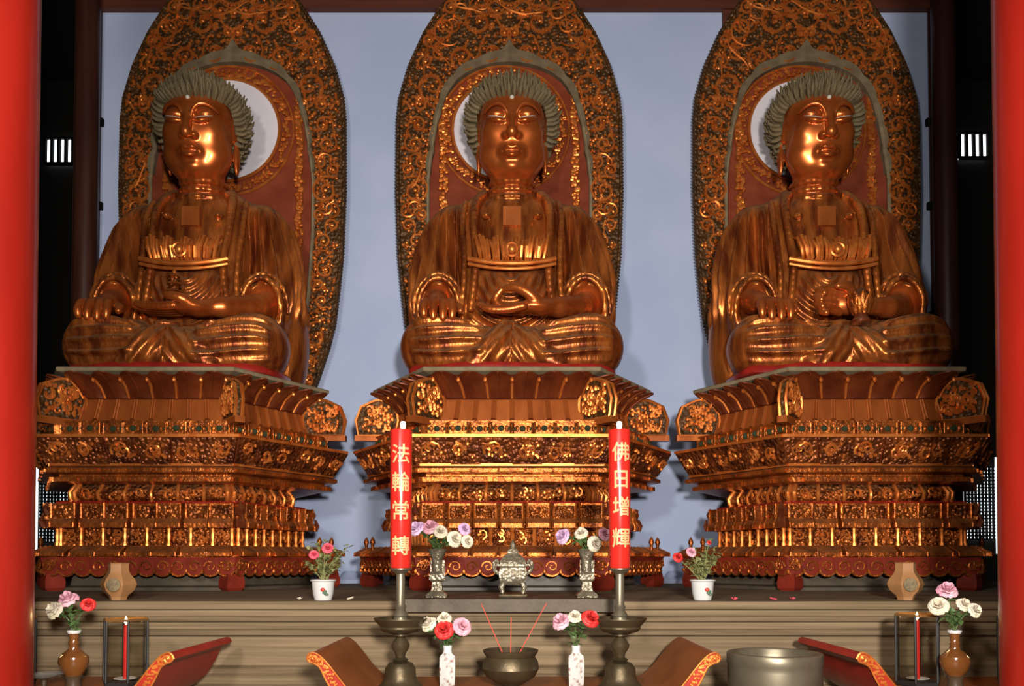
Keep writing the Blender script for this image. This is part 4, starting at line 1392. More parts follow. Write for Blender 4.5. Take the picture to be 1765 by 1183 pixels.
# ------------------------------------------------------------------ altar tables
TF, TB, TZ = 5.1, 6.15, 0.75
def table(label, X):
    t = thing('altar_table', label, 'altar table', (X, 0, 0), group='altar tables with scrolled ends')
    m = MB(); m.box((-0.90, TF, TZ - 0.07), (0.90, TB, TZ))
    m.build('tabletop', 'table_brown', t, smooth=False)
    m = MB()
    for y in (TF + 0.03, TB - 0.06):
        m.box((-0.88, y, TZ - 0.20), (0.88, y + 0.03, TZ - 0.07))
    for x in (-0.88, 0.85):
        m.box((x, TF + 0.03, TZ - 0.20), (x + 0.03, TB - 0.03, TZ - 0.07))
    m.build('apron', 'table_red', t, smooth=False)
    for x in (-0.84, 0.76):
        for y in (TF + 0.04, TB - 0.12):
            m = MB(); m.box((x, y, 0.0), (x + 0.08, y + 0.08, TZ - 0.07))
            m.build('leg', 'table_red', t, smooth=False)
    up = catmull([(0.88, TZ), (0.95, TZ + 0.025), (1.02, TZ + 0.09), (1.09, TZ + 0.18), (1.15, TZ + 0.25), (1.20, TZ + 0.285), (1.235, TZ + 0.28), (1.25, TZ + 0.25)], 4)
    dn = catmull([(1.215, TZ + 0.225), (1.19, TZ + 0.215), (1.165, TZ + 0.19), (1.12, TZ + 0.10), (1.05, TZ + 0.0), (0.96, TZ - 0.065), (0.88, TZ - 0.07)], 4)
    for s in (-1, 1):
        m = MB()
        poly = up + dn
        n = len(poly); nu = len(up)
        vs = [(s * a, TF, z) for a, z in poly] + [(s * a, TB, z) for a, z in poly]
        for i in range(n):
            m.cur = 0 if i < nu - 8 else 1
            f = (i, (i + 1) % n, n + (i + 1) % n, n + i)
            m.add([vs[j] for j in f], [(3, 2, 1, 0) if s > 0 else (0, 1, 2, 3)])
        m.cur = 1
        for a, b in ((TF, False), (TB, True)):
            k = min(len(up), len(dn))
            for i in range(k - 1):
                ua, ub = up[int(i * (nu - 1) / (k - 1))], up[int((i + 1) * (nu - 1) / (k - 1))]
                da, db = dn[len(dn) - 1 - int(i * (len(dn) - 1) / (k - 1))], dn[len(dn) - 1 - int((i + 1) * (len(dn) - 1) / (k - 1))]
                q = [(s * ua[0], a, ua[1]), (s * ub[0], a, ub[1]), (s * db[0], a, db[1]), (s * da[0], a, da[1])]
                m.add(q, [(0, 1, 2, 3)])
        fl = m.build('end_flange', ['table_brown', 'table_red'], t, smooth=True, angle=50)
        g = MB(); rnd = random.Random(3)
        mid = [((a[0] + b[0]) / 2, (a[1] + b[1]) / 2) for a, b in zip(up[::1], dn[::-1])]
        g.tube([(s * a, TF - 0.004, z) for a, z in up[3:]], 0.006, n=6)
        g.tube([(s * a, TF - 0.004, z) for a, z in dn[:-4]], 0.006, n=6)
        for i in range(5, len(mid) - 1):
            for q in range(6):
                g.sphere((s * (mid[i][0] + rnd.uniform(-.018, .018)), TF - 0.002, mid[i][1] + rnd.uniform(-.018, .018)), (rnd.uniform(.006, .012), .008, rnd.uniform(.006, .012)), 6, 4)
        cx, cz = 1.213, TZ + 0.253
        g.tube([(s * a, TF - 0.008, z) for a, z in spiral2(cx, cz, 0.036, 1.2, 1.2, -1, 14)], 0.007, n=6)
        g.sphere((s * cx, TF - 0.004, cz), 0.014, 8, 5)
        g.build('carved_edge', 'carved_gold', fl)
    return t
table('brown topped altar table with upturned scroll ends between the two tall red candles', 0.01)
table('red altar table behind the left pillar with a raised scroll end', -3.29)
table('red altar table behind the right pillar beside the big bronze bowl', 3.33)

# ------------------------------------------------------------------ small builders
def at(px, py, D): return Vector((xof(px, py, D), D, zof(py, D)))
def lathe_thing(parent, name, prof, mt, n=28, sq=None, angle=35, c=(0, 0, 0)):
    m = MB(); m.lathe(prof, n, c, sq); return m.build(name, mt, parent, angle=angle)

# ------------------------------------------------------------------ tall candles on bronze stands
CD = 5.6
CANDLES = [(690, '\u6cd5\u8f2a\u5e38\u8f49', (784, 832, 881, 941), 'left'),
           (1069, '\u4f5b\u65e5\u589e\u8f1d', (781, 828, 874, 928), 'right')]
def text_mesh(ch, size, R):
    import bmesh
    cu = bpy.data.curves.new('letter', 'FONT')
    cu.body = ch; cu.size = size; cu.align_x = 'CENTER'; cu.align_y = 'CENTER'; cu.resolution_u = 3
    o = bpy.data.objects.new('letter', cu); C.objects.link(o)
    dg = bpy.context.evaluated_depsgraph_get()
    me = bpy.data.meshes.new_from_object(o.evaluated_get(dg))
    bpy.data.objects.remove(o); bpy.data.curves.remove(cu)
    bm = bmesh.new(); bm.from_mesh(me)
    xs = [v.co.x for v in bm.verts]; ys = [v.co.y for v in bm.verts]
    cx, cy = (min(xs) + max(xs)) / 2, (min(ys) + max(ys)) / 2
    wd = max(xs) - min(xs)
    src = bm.faces[:]
    w0 = size * 0.016
    for k, (dx, dy) in enumerate(((w0, 0), (-w0, 0), (0, w0), (0, -w0))):
        g = bmesh.ops.duplicate(bm, geom=src)['geom']
        for v in g:
            if isinstance(v, bmesh.types.BMVert): v.co.x += dx; v.co.y += dy; v.co.z = 0.0003 * (k + 1)
    for i in range(1, 14):
        x = min(xs) + wd * i / 14
        bmesh.ops.bisect_plane(bm, geom=bm.verts[:] + bm.edges[:] + bm.faces[:], plane_co=(x, 0, 0), plane_no=(1, 0, 0))
    for v in bm.verts:
        a = (v.co.x - cx) / R
        z = v.co.y - cy
        q = R + v.co.z
        v.co = (q * math.sin(a), -q * math.cos(a), z)
    bm.to_mesh(me); bm.free()
    me.materials.clear(); me.materials.append(MATS['letter_gold'])
    me.name = 'lettering'
    return me
for px, chars, rows, side in CANDLES:
    base = at(px, 1183, CD)
    x = base.x
    z = lambda py: zof(py, CD) - TZ
    s = CD / F
    t = thing('candlestick', 'tall dark bronze candlestick on the altar table holding the candle written %s' % chars, 'candlestick', (x, CD, TZ), group='bronze candlesticks')
    lathe_thing(t, 'bell_base', [(0.150, 0.0), (0.150, 0.012), (0.125, 0.03), (0.105, z(1168)), (26 * s, z(1152)), (20 * s, z(1143)), (11 * s, z(1140))], 'bronze')
    lathe_thing(t, 'baluster', [(11 * s, z(1140)), (14 * s, z(1137)), (8 * s, z(1133)), (9 * s, z(1127)), (15 * s, z(1117)), (16 * s, z(1111)), (11 * s, z(1103)), (8 * s, z(1099)), (14 * s, z(1096)), (14 * s, z(1093))], 'bronze')
    lathe_thing(t, 'drip_dish', [(12 * s, z(1094)), (30 * s, z(1089)), (36 * s, z(1083)), (35 * s, z(1080)), (43 * s, z(1071)), (46 * s, z(1067)), (46 * s, z(1065.5)), (42 * s, z(1066)), (36 * s, z(1076)), (10 * s, z(1080))], 'bronze')
    lathe_thing(t, 'stem', [(12 * s, z(1080)), (12 * s, z(1064)), (14 * s, z(1062)), (12 * s, z(1058)), (8 * s, z(1052)), (10 * s, z(1046)), (7.5 * s, z(1042)), (7.5 * s, z(990)), (14 * s, z(985)), (19 * s, z(982)), (19 * s, z(980)), (0, z(980))], 'pale_bronze')
    zb, zt2 = zof(979.5, CD), zof(742, CD)
    R = 18 * s
    c = thing('red_candle', 'tall red candle written %s in gold characters' % chars, 'candle', (x, CD, zb), group='tall red candles with gold writing')
    lathe_thing(c, 'wax', [(R * 0.93, 0.0), (R, 0.01), (R * 1.05, zt2 - zb - 0.008), (R * 1.02, zt2 - zb), (0, zt2 - zb)], 'candle_red', 40)
    lathe_thing(c, 'white_tip', [(0.016, 0), (0.017, 0.02), (0.020, 0.04), (0.014, 0.058), (0, 0.062)], 'bulb_white', 14, c=(0.012 if side == 'left' else 0.0, 0, zt2 - zb))
    for ch, py in zip(chars, rows):
        me = text_mesh(ch, 0.135, R * 1.05 + 0.0025)
        link('lettering', me, c, (0, 0, zof(py, CD) - zb), math.radians(6 if side == 'left' else 2))

# ------------------------------------------------------------------ bronze incense bowl with three sticks
BD = 5.55
bx = xof(880, 1150, BD)
s = BD / F
t = thing('incense_bowl', 'squat dark bronze incense bowl in the middle of the altar table', 'incense bowl', (bx, BD, TZ))
z = lambda py: zof(py, BD) - TZ
lathe_thing(t, 'bowl', [(0.065, 0.0), (0.065, 0.012), (0.05, 0.02), (0.10, z(1176)), (42 * s, z(1166)), (49 * s, z(1152)), (47 * s, z(1140)), (42 * s, z(1132)), (47 * s, z(1124)), (48 * s, z(1121)), (45 * s, z(1120)), (40 * s, z(1130))], 'bronze', 40)
lathe_thing(t, 'ash', [(40.5 * s, z(1132)), (0, z(1130))], 'ash', 24)
for (dx, px2, py2, lab) in ((0, 881, 1064, 'upright red incense stick standing in the middle of the bronze bowl'), (-0.03, 829, 1040, 'thin incense stick in the bowl leaning left'), (0.03, 942, 1040, 'thin incense stick in the bowl leaning right')):
    a = Vector((bx + dx, BD, TZ + z(1140))); b = at(px2, py2, BD)
    m = MB(); m.tube([(0, 0, 0), tuple(b - a)], 0.0028, n=6)
    o = m.build('incense_stick', 'incense_red', None, a)
    tag(o, lab, 'incense stick', 'incense sticks in the bowl')

# ------------------------------------------------------------------ big bronze bowl on a stool
VD = 5.38
vx = xof(1335, 1130, VD)
r = 80 * VD / F
t = thing('wooden_stool', 'round dark stool under the big bronze bowl', 'stool', (vx, VD, 0))
lathe_thing(t, 'seat', [(0.24, 0.46), (0.25, 0.47), (0.25, 0.50), (0, 0.50)], 'table_dark')
for k in range(4):
    m = MB(); a = math.pi / 4 + k * math.pi / 2
    m.tube([(0.17 * math.cos(a), 0.17 * math.sin(a), 0.465), (0.21 * math.cos(a), 0.21 * math.sin(a), 0.0)], 0.025, n=8)
    m.build('leg', 'table_dark', t)
t = thing('bronze_bowl', 'big grey bronze bowl between the middle and right altar tables', 'bowl', (vx, VD, 0.50))
vt = zof(1125, VD) - 0.50
lathe_thing(t, 'bowl', [(0.16, 0.0), (r * 0.85, 0.05), (r * 0.97, 0.15), (r * 0.985, vt - 0.10), (r * 0.985, vt - 0.075), (r * 1.0, vt - 0.065), (r * 1.0, vt - 0.008), (r * 0.985, vt), (r * 0.86, vt), (r * 0.84, vt - 0.01), (r * 0.82, vt - 0.30), (0, vt - 0.34)], 'pale_bronze', 56)

# ------------------------------------------------------------------ roses
def bloom_mesh(name, mt, R, seed):
    rnd = random.Random(seed)
    m = MB()
    for ring, (cnt, tilt, rad, ht) in enumerate(((3, 0.15, 0.34, 0.95), (5, 0.45, 0.58, 0.90), (6, 0.85, 0.80, 0.75), (7, 1.25, 1.0, 0.55))):
        for i in range(cnt):
            a0 = 2 * math.pi * (i + 0.5 * (ring % 2)) / cnt + rnd.uniform(-.15, .15)
            wd = 2 * math.pi / cnt * 0.72
            tl = tilt + rnd.uniform(-.12, .12)
            def pt(u, v, a0=a0, wd=wd, tl=tl, rad=rad, ht=ht):
                w2 = wd * math.sin(math.pi * (0.12 + 0.72 * v)) 
                a = a0 + (2 * u - 1) * w2
                rr = R * rad * (0.25 + 0.75 * v ** 0.8) * (1 + 0.10 * math.sin(v * 3) * tl)
                zz = R * (ht * 1.1 * v ** 0.7 - 0.45 * tl * v ** 3 + 0.06 * math.cos((2 * u - 1) * 3))
                return (rr * math.cos(a), rr * math.sin(a), zz)
            m.grid(pt, 4, 4)
    m.tube([(0, 0, -0.15 * R), (0, 0, 0.1 * R)], [0.16 * R, 0.30 * R], n=7)
    return m.mesh(name, mt, angle=80)
BLOOMS = {c: bloom_mesh('rose_bloom', 'petal_' + c, 0.052, i) for i, c in enumerate(('pink', 'white', 'red', 'rose', 'lilac'))}

def leaf(m, p, d, ln, wd, rnd):
    d = Vector(d).normalized()
    sd = d.cross(Vector((rnd.uniform(-.4, .4), rnd.uniform(-.4, .4), 1))).normalized()
    nn = sd.cross(d)
    p = Vector(p)
    V = [p]
    for t in (0.3, 0.65):
        c = p + d * ln * t - Vector((0, 0, 0.15 * ln * t * t))
        V += [c - sd * wd * math.sin(math.pi * t) + nn * wd * 0.25, c, c + sd * wd * math.sin(math.pi * t) + nn * wd * 0.25]
    V.append(p + d * ln - Vector((0, 0, 0.2 * ln)))
    m.add(V, [(0, 2, 1), (0, 3, 2), (1, 2, 5, 4), (2, 3, 6, 5), (4, 5, 7), (5, 6, 7)])

def rose(label, group, color, mouth, tip, size=1.0, face=None, nleaf=5, seed=0, depth=0.16):
    rnd = random.Random(seed * 7 + 3)
    mouth, tip = Vector(mouth), Vector(tip)
    base = mouth - Vector((0, 0, depth))
    t = thing('rose', label, 'flower', base, group=group)
    mid = mouth * 0.55 + tip * 0.45 + Vector((0, 0, 0.03))
    pts = catmull([base, mouth, mid, tip], 5)
    loc = [tuple(Vector(p) - base) for p in pts]
    m = MB(); m.tube(loc, 0.0042, n=5); m.build('stem', 'leaf_green', t)
    d = (tip - mid).normalized()
    f = Vector(face) if face else (d + Vector((0, -0.9, 0.15))).normalized()
    b = link('bloom', BLOOMS[color], t, tip - base)
    b.rotation_euler = f.to_track_quat('Z', 'Y').to_euler()
    b.scale = (size, size, size)
    m = MB()
    for i in range(nleaf):
        q = rnd.uniform(0.42, 0.86)
        p = Vector(loc[int(q * (len(loc) - 1))])
        for k in range(3):
            leaf(m, p, (rnd.uniform(-1, 1), rnd.uniform(-1, 0.5), rnd.uniform(-0.3, 0.9)), rnd.uniform(0.045, 0.075), rnd.uniform(0.014, 0.022), rnd)
    m.build('leaves', 'leaf_green', t)
    return t

def bouquet(D, mouth_px, items, group, seed, depth=0.16, dy=-0.03):
    mp = at(*mouth_px, D)
    for i, (px, py, col, size, lab) in enumerate(items):
        tip = at(px, py, D + dy + 0.05 - 0.035 * i)
        off = Vector((0.006 * (i - len(items) / 2), 0.006 * ((i * 3) % 4 - 1.5), 0))
        rose(lab, group, col, mp + off, tip, size * 1.12, None, 5, seed + i, depth)

# white porcelain bottles on the altar table
WD = 5.6
for px, lab in ((771.5, 'white painted porcelain vase on the altar table left of the incense bowl'), (993, 'white painted porcelain vase on the altar table right of the incense bowl')):
    s = WD / F
    z = lambda py: zof(py, WD) - TZ
    t = thing('porcelain_vase', lab, 'vase', (xof(px, 1150, WD), WD, TZ), group='white porcelain vases')
    hexf = lambda a: 1 / max(math.cos((a + math.pi / 6) % (math.pi / 3) - math.pi / 6), 0.5) * 0.92
    lathe_thing(t, 'body', [(0.046, 0.0), (0.052, 0.008), (0.056, z(1150)), (0.056, z(1134)), (0.050, z(1130)), (0.034, z(1127)), (0.030, z(1125))], 'porcelain_painted', 36, hexf)
    lathe_thing(t, 'neck', [(0.030, z(1126)), (0.027, z(1120)), (0.031, z(1114.5)), (0.033, z(1113)), (0.028, z(1113)), (0.022, z(1121))], 'porcelain', 24)
bouquet(WD, (771.5, 1116), [(741, 1078, 'white', 1.0, 'white rose on the left of the bouquet left of the incense bowl'), (766, 1068, 'white', 0.85, 'cream rose behind the red rose, left of the incense bowl'),
     (766, 1087, 'red', 1.15, 'large red rose in front of the bouquet left of the incense bowl'), (796, 1081, 'pink', 1.1, 'pink rose on the right of the bouquet left of the incense bowl')], 'roses in the white porcelain vases', 10, 0.12)
bouquet(WD, (993, 1116), [(969, 1074, 'pink', 1.15, 'large pink rose in the vase right of the incense bowl'), (991, 1065, 'white', 0.85, 'small white rose in the vase right of the incense bowl'),
     (1017, 1068, 'red', 1.1, 'red rose in the vase right of the incense bowl')], 'roses in the white porcelain vases', 20, 0.12)

# beaker vases and incense urn on the stone slab
GD = 6.62
SLT = LEDGE_Z + 0.0225
for px, lab in ((753.5, 'engraved pewter beaker vase on the slab left of the lidded urn'), (1011, 'engraved pewter beaker vase on the slab right of the lidded urn')):
    s = GD / F
    z = lambda py: zof(py, GD) - SLT
    x = xof(px, 1000, GD)
    t = thing('beaker_vase', lab, 'vase', (x, GD, SLT), group='pewter beaker vases')
    lathe_thing(t, 'foot', [(0.092, 0.0), (0.095, 0.012), (0.082, 0.03), (0.050, 0.05), (0.042, z(1003))], 'pewter', 32, lambda a: 1 / max(abs(math.cos(a)), abs(math.sin(a))) * 0.86)
    lathe_thing(t, 'knop', [(0.042, z(1003.5)), (0.062, z(999)), (0.064, z(990)), (0.044, z(985))], 'pewter', 32, lambda a: 1 / max(abs(math.cos(a)), abs(math.sin(a))) * 0.9)
    lathe_thing(t, 'trumpet', [(0.042, z(985.5)), (0.038, z(975)), (0.044, z(964)), (0.062, z(953)), (0.080, z(947)), (0.074, z(947)), (0.036, z(965)), (0.03, z(980)), (0, z(981))], 'pewter', 32)
    for sg in (-1, 1):
        m = MB(); m.box((sg * 0.044 - 0.008, -0.008, z(1000)), (sg * 0.052 + 0.008, 0.008, z(966))); m.build('flange', 'pewter', t, smooth=False)
bouquet(GD, (753.5, 949), [(721, 913, 'lilac', 1.15, 'lilac rose at the far left of the left beaker vase'), (743, 911, 'pink', 1.15, 'pale pink rose at the top of the left beaker vase'), (759, 918, 'white', 1.0, 'white rose beside the pink one in the left beaker vase'),
     (783, 930, 'white', 1.15, 'large white rose on the right of the left beaker vase'), (800, 913, 'lilac', 0.9, 'small lilac rose at the upper right of the left beaker vase'), (805, 934, 'white', 0.9, 'lowest white rose on the right of the left beaker vase')],
    'roses in the pewter beaker vases', 30, 0.12)
bouquet(GD, (1011, 949), [(972, 926, 'lilac', 1.15, 'lilac rose on the left of the right beaker vase'), (1002, 921, 'white', 0.95, 'white rose at the top of the right beaker vase'), (1024, 938, 'white', 1.1, 'white rose low in front of the right beaker vase'),
     (1041, 922, 'pink', 0.95, 'pink rose half hidden behind the right tall red candle')], 'roses in the pewter beaker vases', 40, 0.12)

t = thing('incense_urn', 'engraved pewter incense urn with lid and curled handles in front of the middle pedestal', 'urn', (xof(884, 1000, GD), GD, SLT))
z = lambda py: zof(py, GD) - SLT
rect = lambda a: 1 / max(abs(math.cos(a)), abs(math.sin(a)) * 1.25)
lathe_thing(t, 'body', [(0.075, z(1008)), (0.098, z(1004)), (0.108, z(995)), (0.106, z(982)), (0.100, z(979)), (0.118, z(976)), (0.118, z(973)), (0.095, z(972))], 'pewter', 48, rect)
lathe_thing(t, 'lid', [(0.100, z(972)), (0.104, z(968)), (0.092, z(964)), (0.060, z(957)), (0.040, z(954)), (0.044, z(951)), (0.034, z(947)), (0, z(944))], 'pewter', 48, rect)
lathe_thing(t, 'finial', [(0.018, z(946)), (0.026, z(941)), (0.018, z(937)), (0.006, z(932)), (0, z(930))], 'pewter', 16)
lathe_thing(t, 'base', [(0.105, 0.0), (0.11, 0.012), (0.11, 0.022), (0.09, 0.03)], 'bronze', 48, rect)
for sx in (-1, 1):
    m = MB(); m.tube([(sx * a, 0, zz) for a, zz in catmull([(0.10, z(990)), (0.138, z(984)), (0.150, z(973)), (0.128, z(966)), (0.118, z(972)), (0.134, z(977))], 4)], [0.018 - 0.0004 * i for i in range(21)], n=8)
    m.build('handle', 'pewter', t)
    for sy in (-1, 1):
        m = MB(); m.tube([(sx * 0.075, sy * 0.06, z(1006)), (sx * 0.092, sy * 0.072, z(1012)), (sx * 0.080, sy * 0.064, z(1020)), (sx * 0.088, sy * 0.07, 0.028)], [0.026, 0.024, 0.018, 0.020], n=10)
        m.build('leg', 'pewter', t)

# flower pots on the stone platform
PD = 6.56
def potted(label, px, branches, blooms, seed):
    rnd = random.Random(seed)
    x = xof(px, 1030, PD); s = PD / F
    t = thing('potted_plant', label, 'potted plant', (x, PD, LEDGE_Z), group='flowering plants in white pots')
    H0 = 36 * s
    p = lathe_thing(t, 'pot', [(14 * s, 0.0), (15 * s, 0.004), (15 * s, 0.012), (17.5 * s, 0.05), (19.5 * s, H0 - 0.02), (22 * s, H0 - 0.012), (22.5 * s, H0 - 0.003), (21 * s, H0), (19 * s, H0 - 0.004), (18 * s, H0 - 0.03)], 'porcelain', 36)
    m = MB(); rr = random.Random(seed)
    for k in range(4):
        a = -math.pi / 2 + 0.18 + k * 0.17 - (0.2 if k > 1 else 0)
        zc = 0.085 - 0.012 * k
        R = 17.0 * s + 0.018
        m.cur = 0 if k == 0 else 1
        m.sphere((0.095 * math.cos(a) * 0.93, 0.095 * math.sin(a) * 0.93, zc), (0.018, 0.010, 0.010 if k else 0.016), 8, 6)
    m.build('painted_motif', ['paint_red', 'paint_green'], p)
    lathe_thing(t, 'soil', [(18.2 * s, H0 - 0.03), (0, H0 - 0.022)], 'soil', 20)
    m = MB(); lv = MB()
    for (bxp, byp) in branches:
        e = at(bxp, byp, PD + rnd.uniform(-.06, .06)) - Vector((x, PD, LEDGE_Z))
        b = Vector((rnd.uniform(-.02, .02), rnd.uniform(-.02, .02), H0 - 0.03))
        q = catmull([b, b * 0.5 + e * 0.5 + Vector((rnd.uniform(-.02, .02), 0, 0.02)), e], 5)
        m.tube(q, [0.006 - 0.0004 * i for i in range(len(q))], n=5)
        for k in range(28):
            pp = q[rnd.randint(3, len(q) - 1)]
            leaf(lv, (pp[0] + rnd.uniform(-.02, .02), pp[1] + rnd.uniform(-.02, .02), pp[2] + rnd.uniform(-.02, .02)), (rnd.uniform(-1, 1), rnd.uniform(-1, 1), rnd.uniform(-.2, 1)), rnd.uniform(0.03, 0.055), rnd.uniform(0.011, 0.018), rnd)
    m.build('branches', 'leaf_dry', t)
    lv.build('foliage', 'leaf_dry', t)
    for (bxp, byp, col, sz) in blooms:
        e = at(bxp, byp, PD - 0.05) - Vector((x, PD, LEDGE_Z))
        o = link('bloom', BLOOMS[col], t, e)
        o.rotation_euler = Vector((0.2, -0.8, 0.5)).to_track_quat('Z', 'Y').to_euler()
        o.scale = (sz, sz, sz)
        st = MB(); mid = Vector((e.x * 0.5, 0, H0 + 0.5 * (e.z - H0))); st.tube(catmull([(0, 0, H0 - 0.03), mid, e], 5), 0.004, n=5); st.build('stem', 'leaf_dry', t)
potted('white pot with two rose pink blooms left of the middle pedestal', 557,
       [(535, 950), (545, 940), (560, 937), (575, 948), (585, 958), (598, 945), (530, 970), (590, 975), (550, 965), (572, 968)], [(565, 946, 'rose', 0.9), (541, 957, 'rose', 0.75)], 5)
potted('white pot with one red and one pink bloom right of the middle pedestal', 1211,
       [(1196, 950), (1215, 945), (1222, 936), (1232, 950), (1195, 965), (1186, 970), (1228, 968), (1210, 960), (1218, 975), (1236, 958)], [(1168, 962, 'red', 0.8), (1191, 953, 'pink', 0.8), (1222, 936, 'red', 0.35)], 6)

# tan vases with round medallions
for px, y0, y1, mdx, lab in ((204, 967, 1031, 0.0, 'tan hexagonal vase with dark medallion on the platform below the pagoda buddha'), (1561, 962, 1027, 0.0, 'tan hexagonal vase with dark medallion on the platform below the right buddha')):
    D = 6.6; s = D / F
    h = (y1 - y0) * s
    t = thing('clay_vase', lab, 'vase', (xof(px, 1000, D), D, LEDGE_Z), math.radians(9 if px < 800 else -9), group='tan hexagonal vases')
    hexf = lambda a: 1 / math.cos((a % (math.pi / 3)) - math.pi / 6) * 0.94
    lathe_thing(t, 'body', [(13 * s, 0.0), (13 * s, 0.05 * h), (15 * s, 0.12 * h), (24 * s, 0.26 * h), (28 * s, 0.42 * h), (25 * s, 0.56 * h), (18 * s, 0.70 * h), (15.5 * s, 0.80 * h), (15.5 * s, 0.97 * h), (17 * s, h), (14 * s, h), (12 * s, 0.8 * h)], 'tan_clay', 36, hexf, 25)
    m = MB()
    m.lathe([(0.052, 0.0), (0.052, 0.008), (0.046, 0.012), (0, 0.012)], 24)
    o = m.build('medallion', 'medallion_brown', t, (mdx, -26.2 * s, 0.42 * h))
    o.rotation_euler = (math.pi / 2, 0, 0)

# glass candle lanterns on the side tables
LD = 5.72
def lantern(px, ytop, ybot, label, clabel):
    s = LD / F
    x = xof(px, 1100, LD)
    zb = TZ; h = zof(ytop, LD) - zb
    R = 37 * s
    t = thing('glass_lantern', label, 'lantern', (x, LD, zb), group='glass candle lanterns')
    lathe_thing(t, 'base', [(R * 0.95, 0.0), (R * 1.02, 0.01), (R * 1.02, 0.03), (R * 0.9, 0.035), (0, 0.035)], 'black_metal', 6, angle=20)
    for k in range(6):
        a = k * math.pi / 3
        m = MB(); m.tube([(R * math.cos(a), R * math.sin(a), 0.03), (R * math.cos(a), R * math.sin(a), h)], 0.008, n=6)
        m.build('post', 'black_metal', t)
    m = MB()
    m.tube([(R * math.cos(k * math.pi / 3), R * math.sin(k * math.pi / 3), h) for k in range(6)], 0.010, n=6, closed=True)
    m.build('brass_rim', 'brass', t, smooth=False)
    for k in range(6):
        a, b = k * math.pi / 3, (k + 1) * math.pi / 3
        m = MB()
        P = [(R * .97 * math.cos(a), R * .97 * math.sin(a)), (R * .97 * math.cos(b), R * .97 * math.sin(b))]
        m.add([(*P[0], 0.036), (*P[1], 0.036), (*P[1], h - 0.005), (*P[0], h - 0.005)], [(0, 1, 2, 3)])
        m.build('glass_pane', 'lantern_glass', t, smooth=False)
    c = thing('lantern_candle', clabel, 'candle', (x, LD, zb + 0.035), group='lit candles in the glass lanterns')
    lathe_thing(c, 'saucer', [(0.05, 0.0), (0.075, 0.012), (0.07, 0.016), (0.014, 0.008)], 'porcelain', 24)
    ct = h - 0.075
    lathe_thing(c, 'wax', [(0.015, 0.008), (0.015, ct), (0.012, ct + 0.004), (0, ct + 0.004)], 'candle_red', 16)
    lathe_thing(c, 'flame', [(0.002, ct + 0.004), (0.012, ct + 0.018), (0.011, ct + 0.03), (0.003, ct + 0.055), (0, ct + 0.06)], 'flame', 12)
    l = bpy.data.lights.new('candle_flame', 'POINT'); l.energy = 1.2; l.color = (1.0, 0.6, 0.25); l.shadow_soft_size = 0.012
    lo = bpy.data.objects.new('candle_flame', l); C.objects.link(lo); lo.location = (x, LD, zb + 0.035 + ct + 0.075)
lantern(217, 1068, 1170, 'glass lantern with brass rim on the left altar table', 'lit thin red candle inside the glass lantern of the left altar table')
lantern(1581, 1060, 1166, 'glass lantern with brass rim on the right altar table', 'lit thin red candle inside the glass lantern of the right altar table')
lantern(24, 1066, 1166, 'glass lantern mostly hidden behind the left red pillar', 'red candle in the lantern hidden behind the left red pillar')
lantern(1757, 1062, 1166, 'glass lantern mostly hidden behind the right red pillar', 'red candle in the lantern hidden behind the right red pillar')

# brown glazed vases with roses
VD2 = 5.45
for px, lab in ((127, 'brown glazed vase with roses on the left altar table'), (1646, 'brown glazed vase with roses on the right altar table')):
    s = VD2 / F
    z = lambda py: zof(py, VD2) - TZ
    t = thing('glazed_vase', lab, 'vase', (xof(px, 1140, VD2), VD2, TZ), group='brown glazed vases')
    lathe_thing(t, 'stand', [(0.062, 0.0), (0.066, 0.01), (0.05, 0.02), (0.044, z(1172)), (0.056, z(1166)), (0.03, z(1163))], 'table_dark', 28)
    lathe_thing(t, 'body', [(12 * s, z(1166)), (14 * s, z(1163)), (21 * s, z(1153)), (24.5 * s, z(1141)), (23 * s, z(1132)), (15 * s, z(1124)), (9 * s, z(1119)), (7.5 * s, z(1113)), (9 * s, z(1109)), (7 * s, z(1104)), (8 * s, z(1096)), (10 * s, z(1092))], 'brown_glaze', 36)
    lathe_thing(t, 'rim', [(9.5 * s, z(1093)), (11.5 * s, z(1089)), (11.5 * s, z(1086.5)), (9 * s, z(1087)), (6 * s, z(1096))], 'porcelain', 28)
bouquet(VD2, (127, 1088), [(119, 1037, 'pink', 1.15, 'pink rose at the top of the left brown vase'), (98, 1054, 'white', 1.1, 'pale cream rose on the left of the left brown vase'), (152, 1043, 'red', 0.8, 'orange red rosebud on the right of the left brown vase')],
        'roses in the brown glazed vases', 50, 0.10)
bouquet(VD2, (1646, 1084), [(1632, 1021, 'pink', 1.15, 'pink rose at the top of the right brown vase'), (1618, 1046, 'white', 1.1, 'cream rose on the left of the right brown vase'), (1660, 1044, 'white', 0.85, 'small white rose in the middle of the right brown vase'), (1678, 1053, 'white', 0.85, 'drooping white rose at the far right of the right brown vase')],
        'roses in the brown glazed vases', 60, 0.10)

# footed dish by the left pillar
D = 5.38; s = D / F
t = thing('footed_dish', 'shallow pale footed dish on the left altar table by the red pillar', 'dish', (xof(76, 1165, D), D, TZ))
zt3 = zof(1162, D) - TZ
lathe_thing(t, 'dish', [(0.02, zt3 - 0.03), (0.07, zt3 - 0.022), (0.118, zt3 - 0.002), (0.122, zt3), (0.116, zt3), (0.06, zt3 - 0.012), (0, zt3 - 0.014)], 'ash', 36)
lathe_thing(t, 'foot', [(0.055, 0.0), (0.05, 0.012), (0.018, 0.03), (0.018, zt3 - 0.04), (0.03, zt3 - 0.027)], 'table_dark', 24)

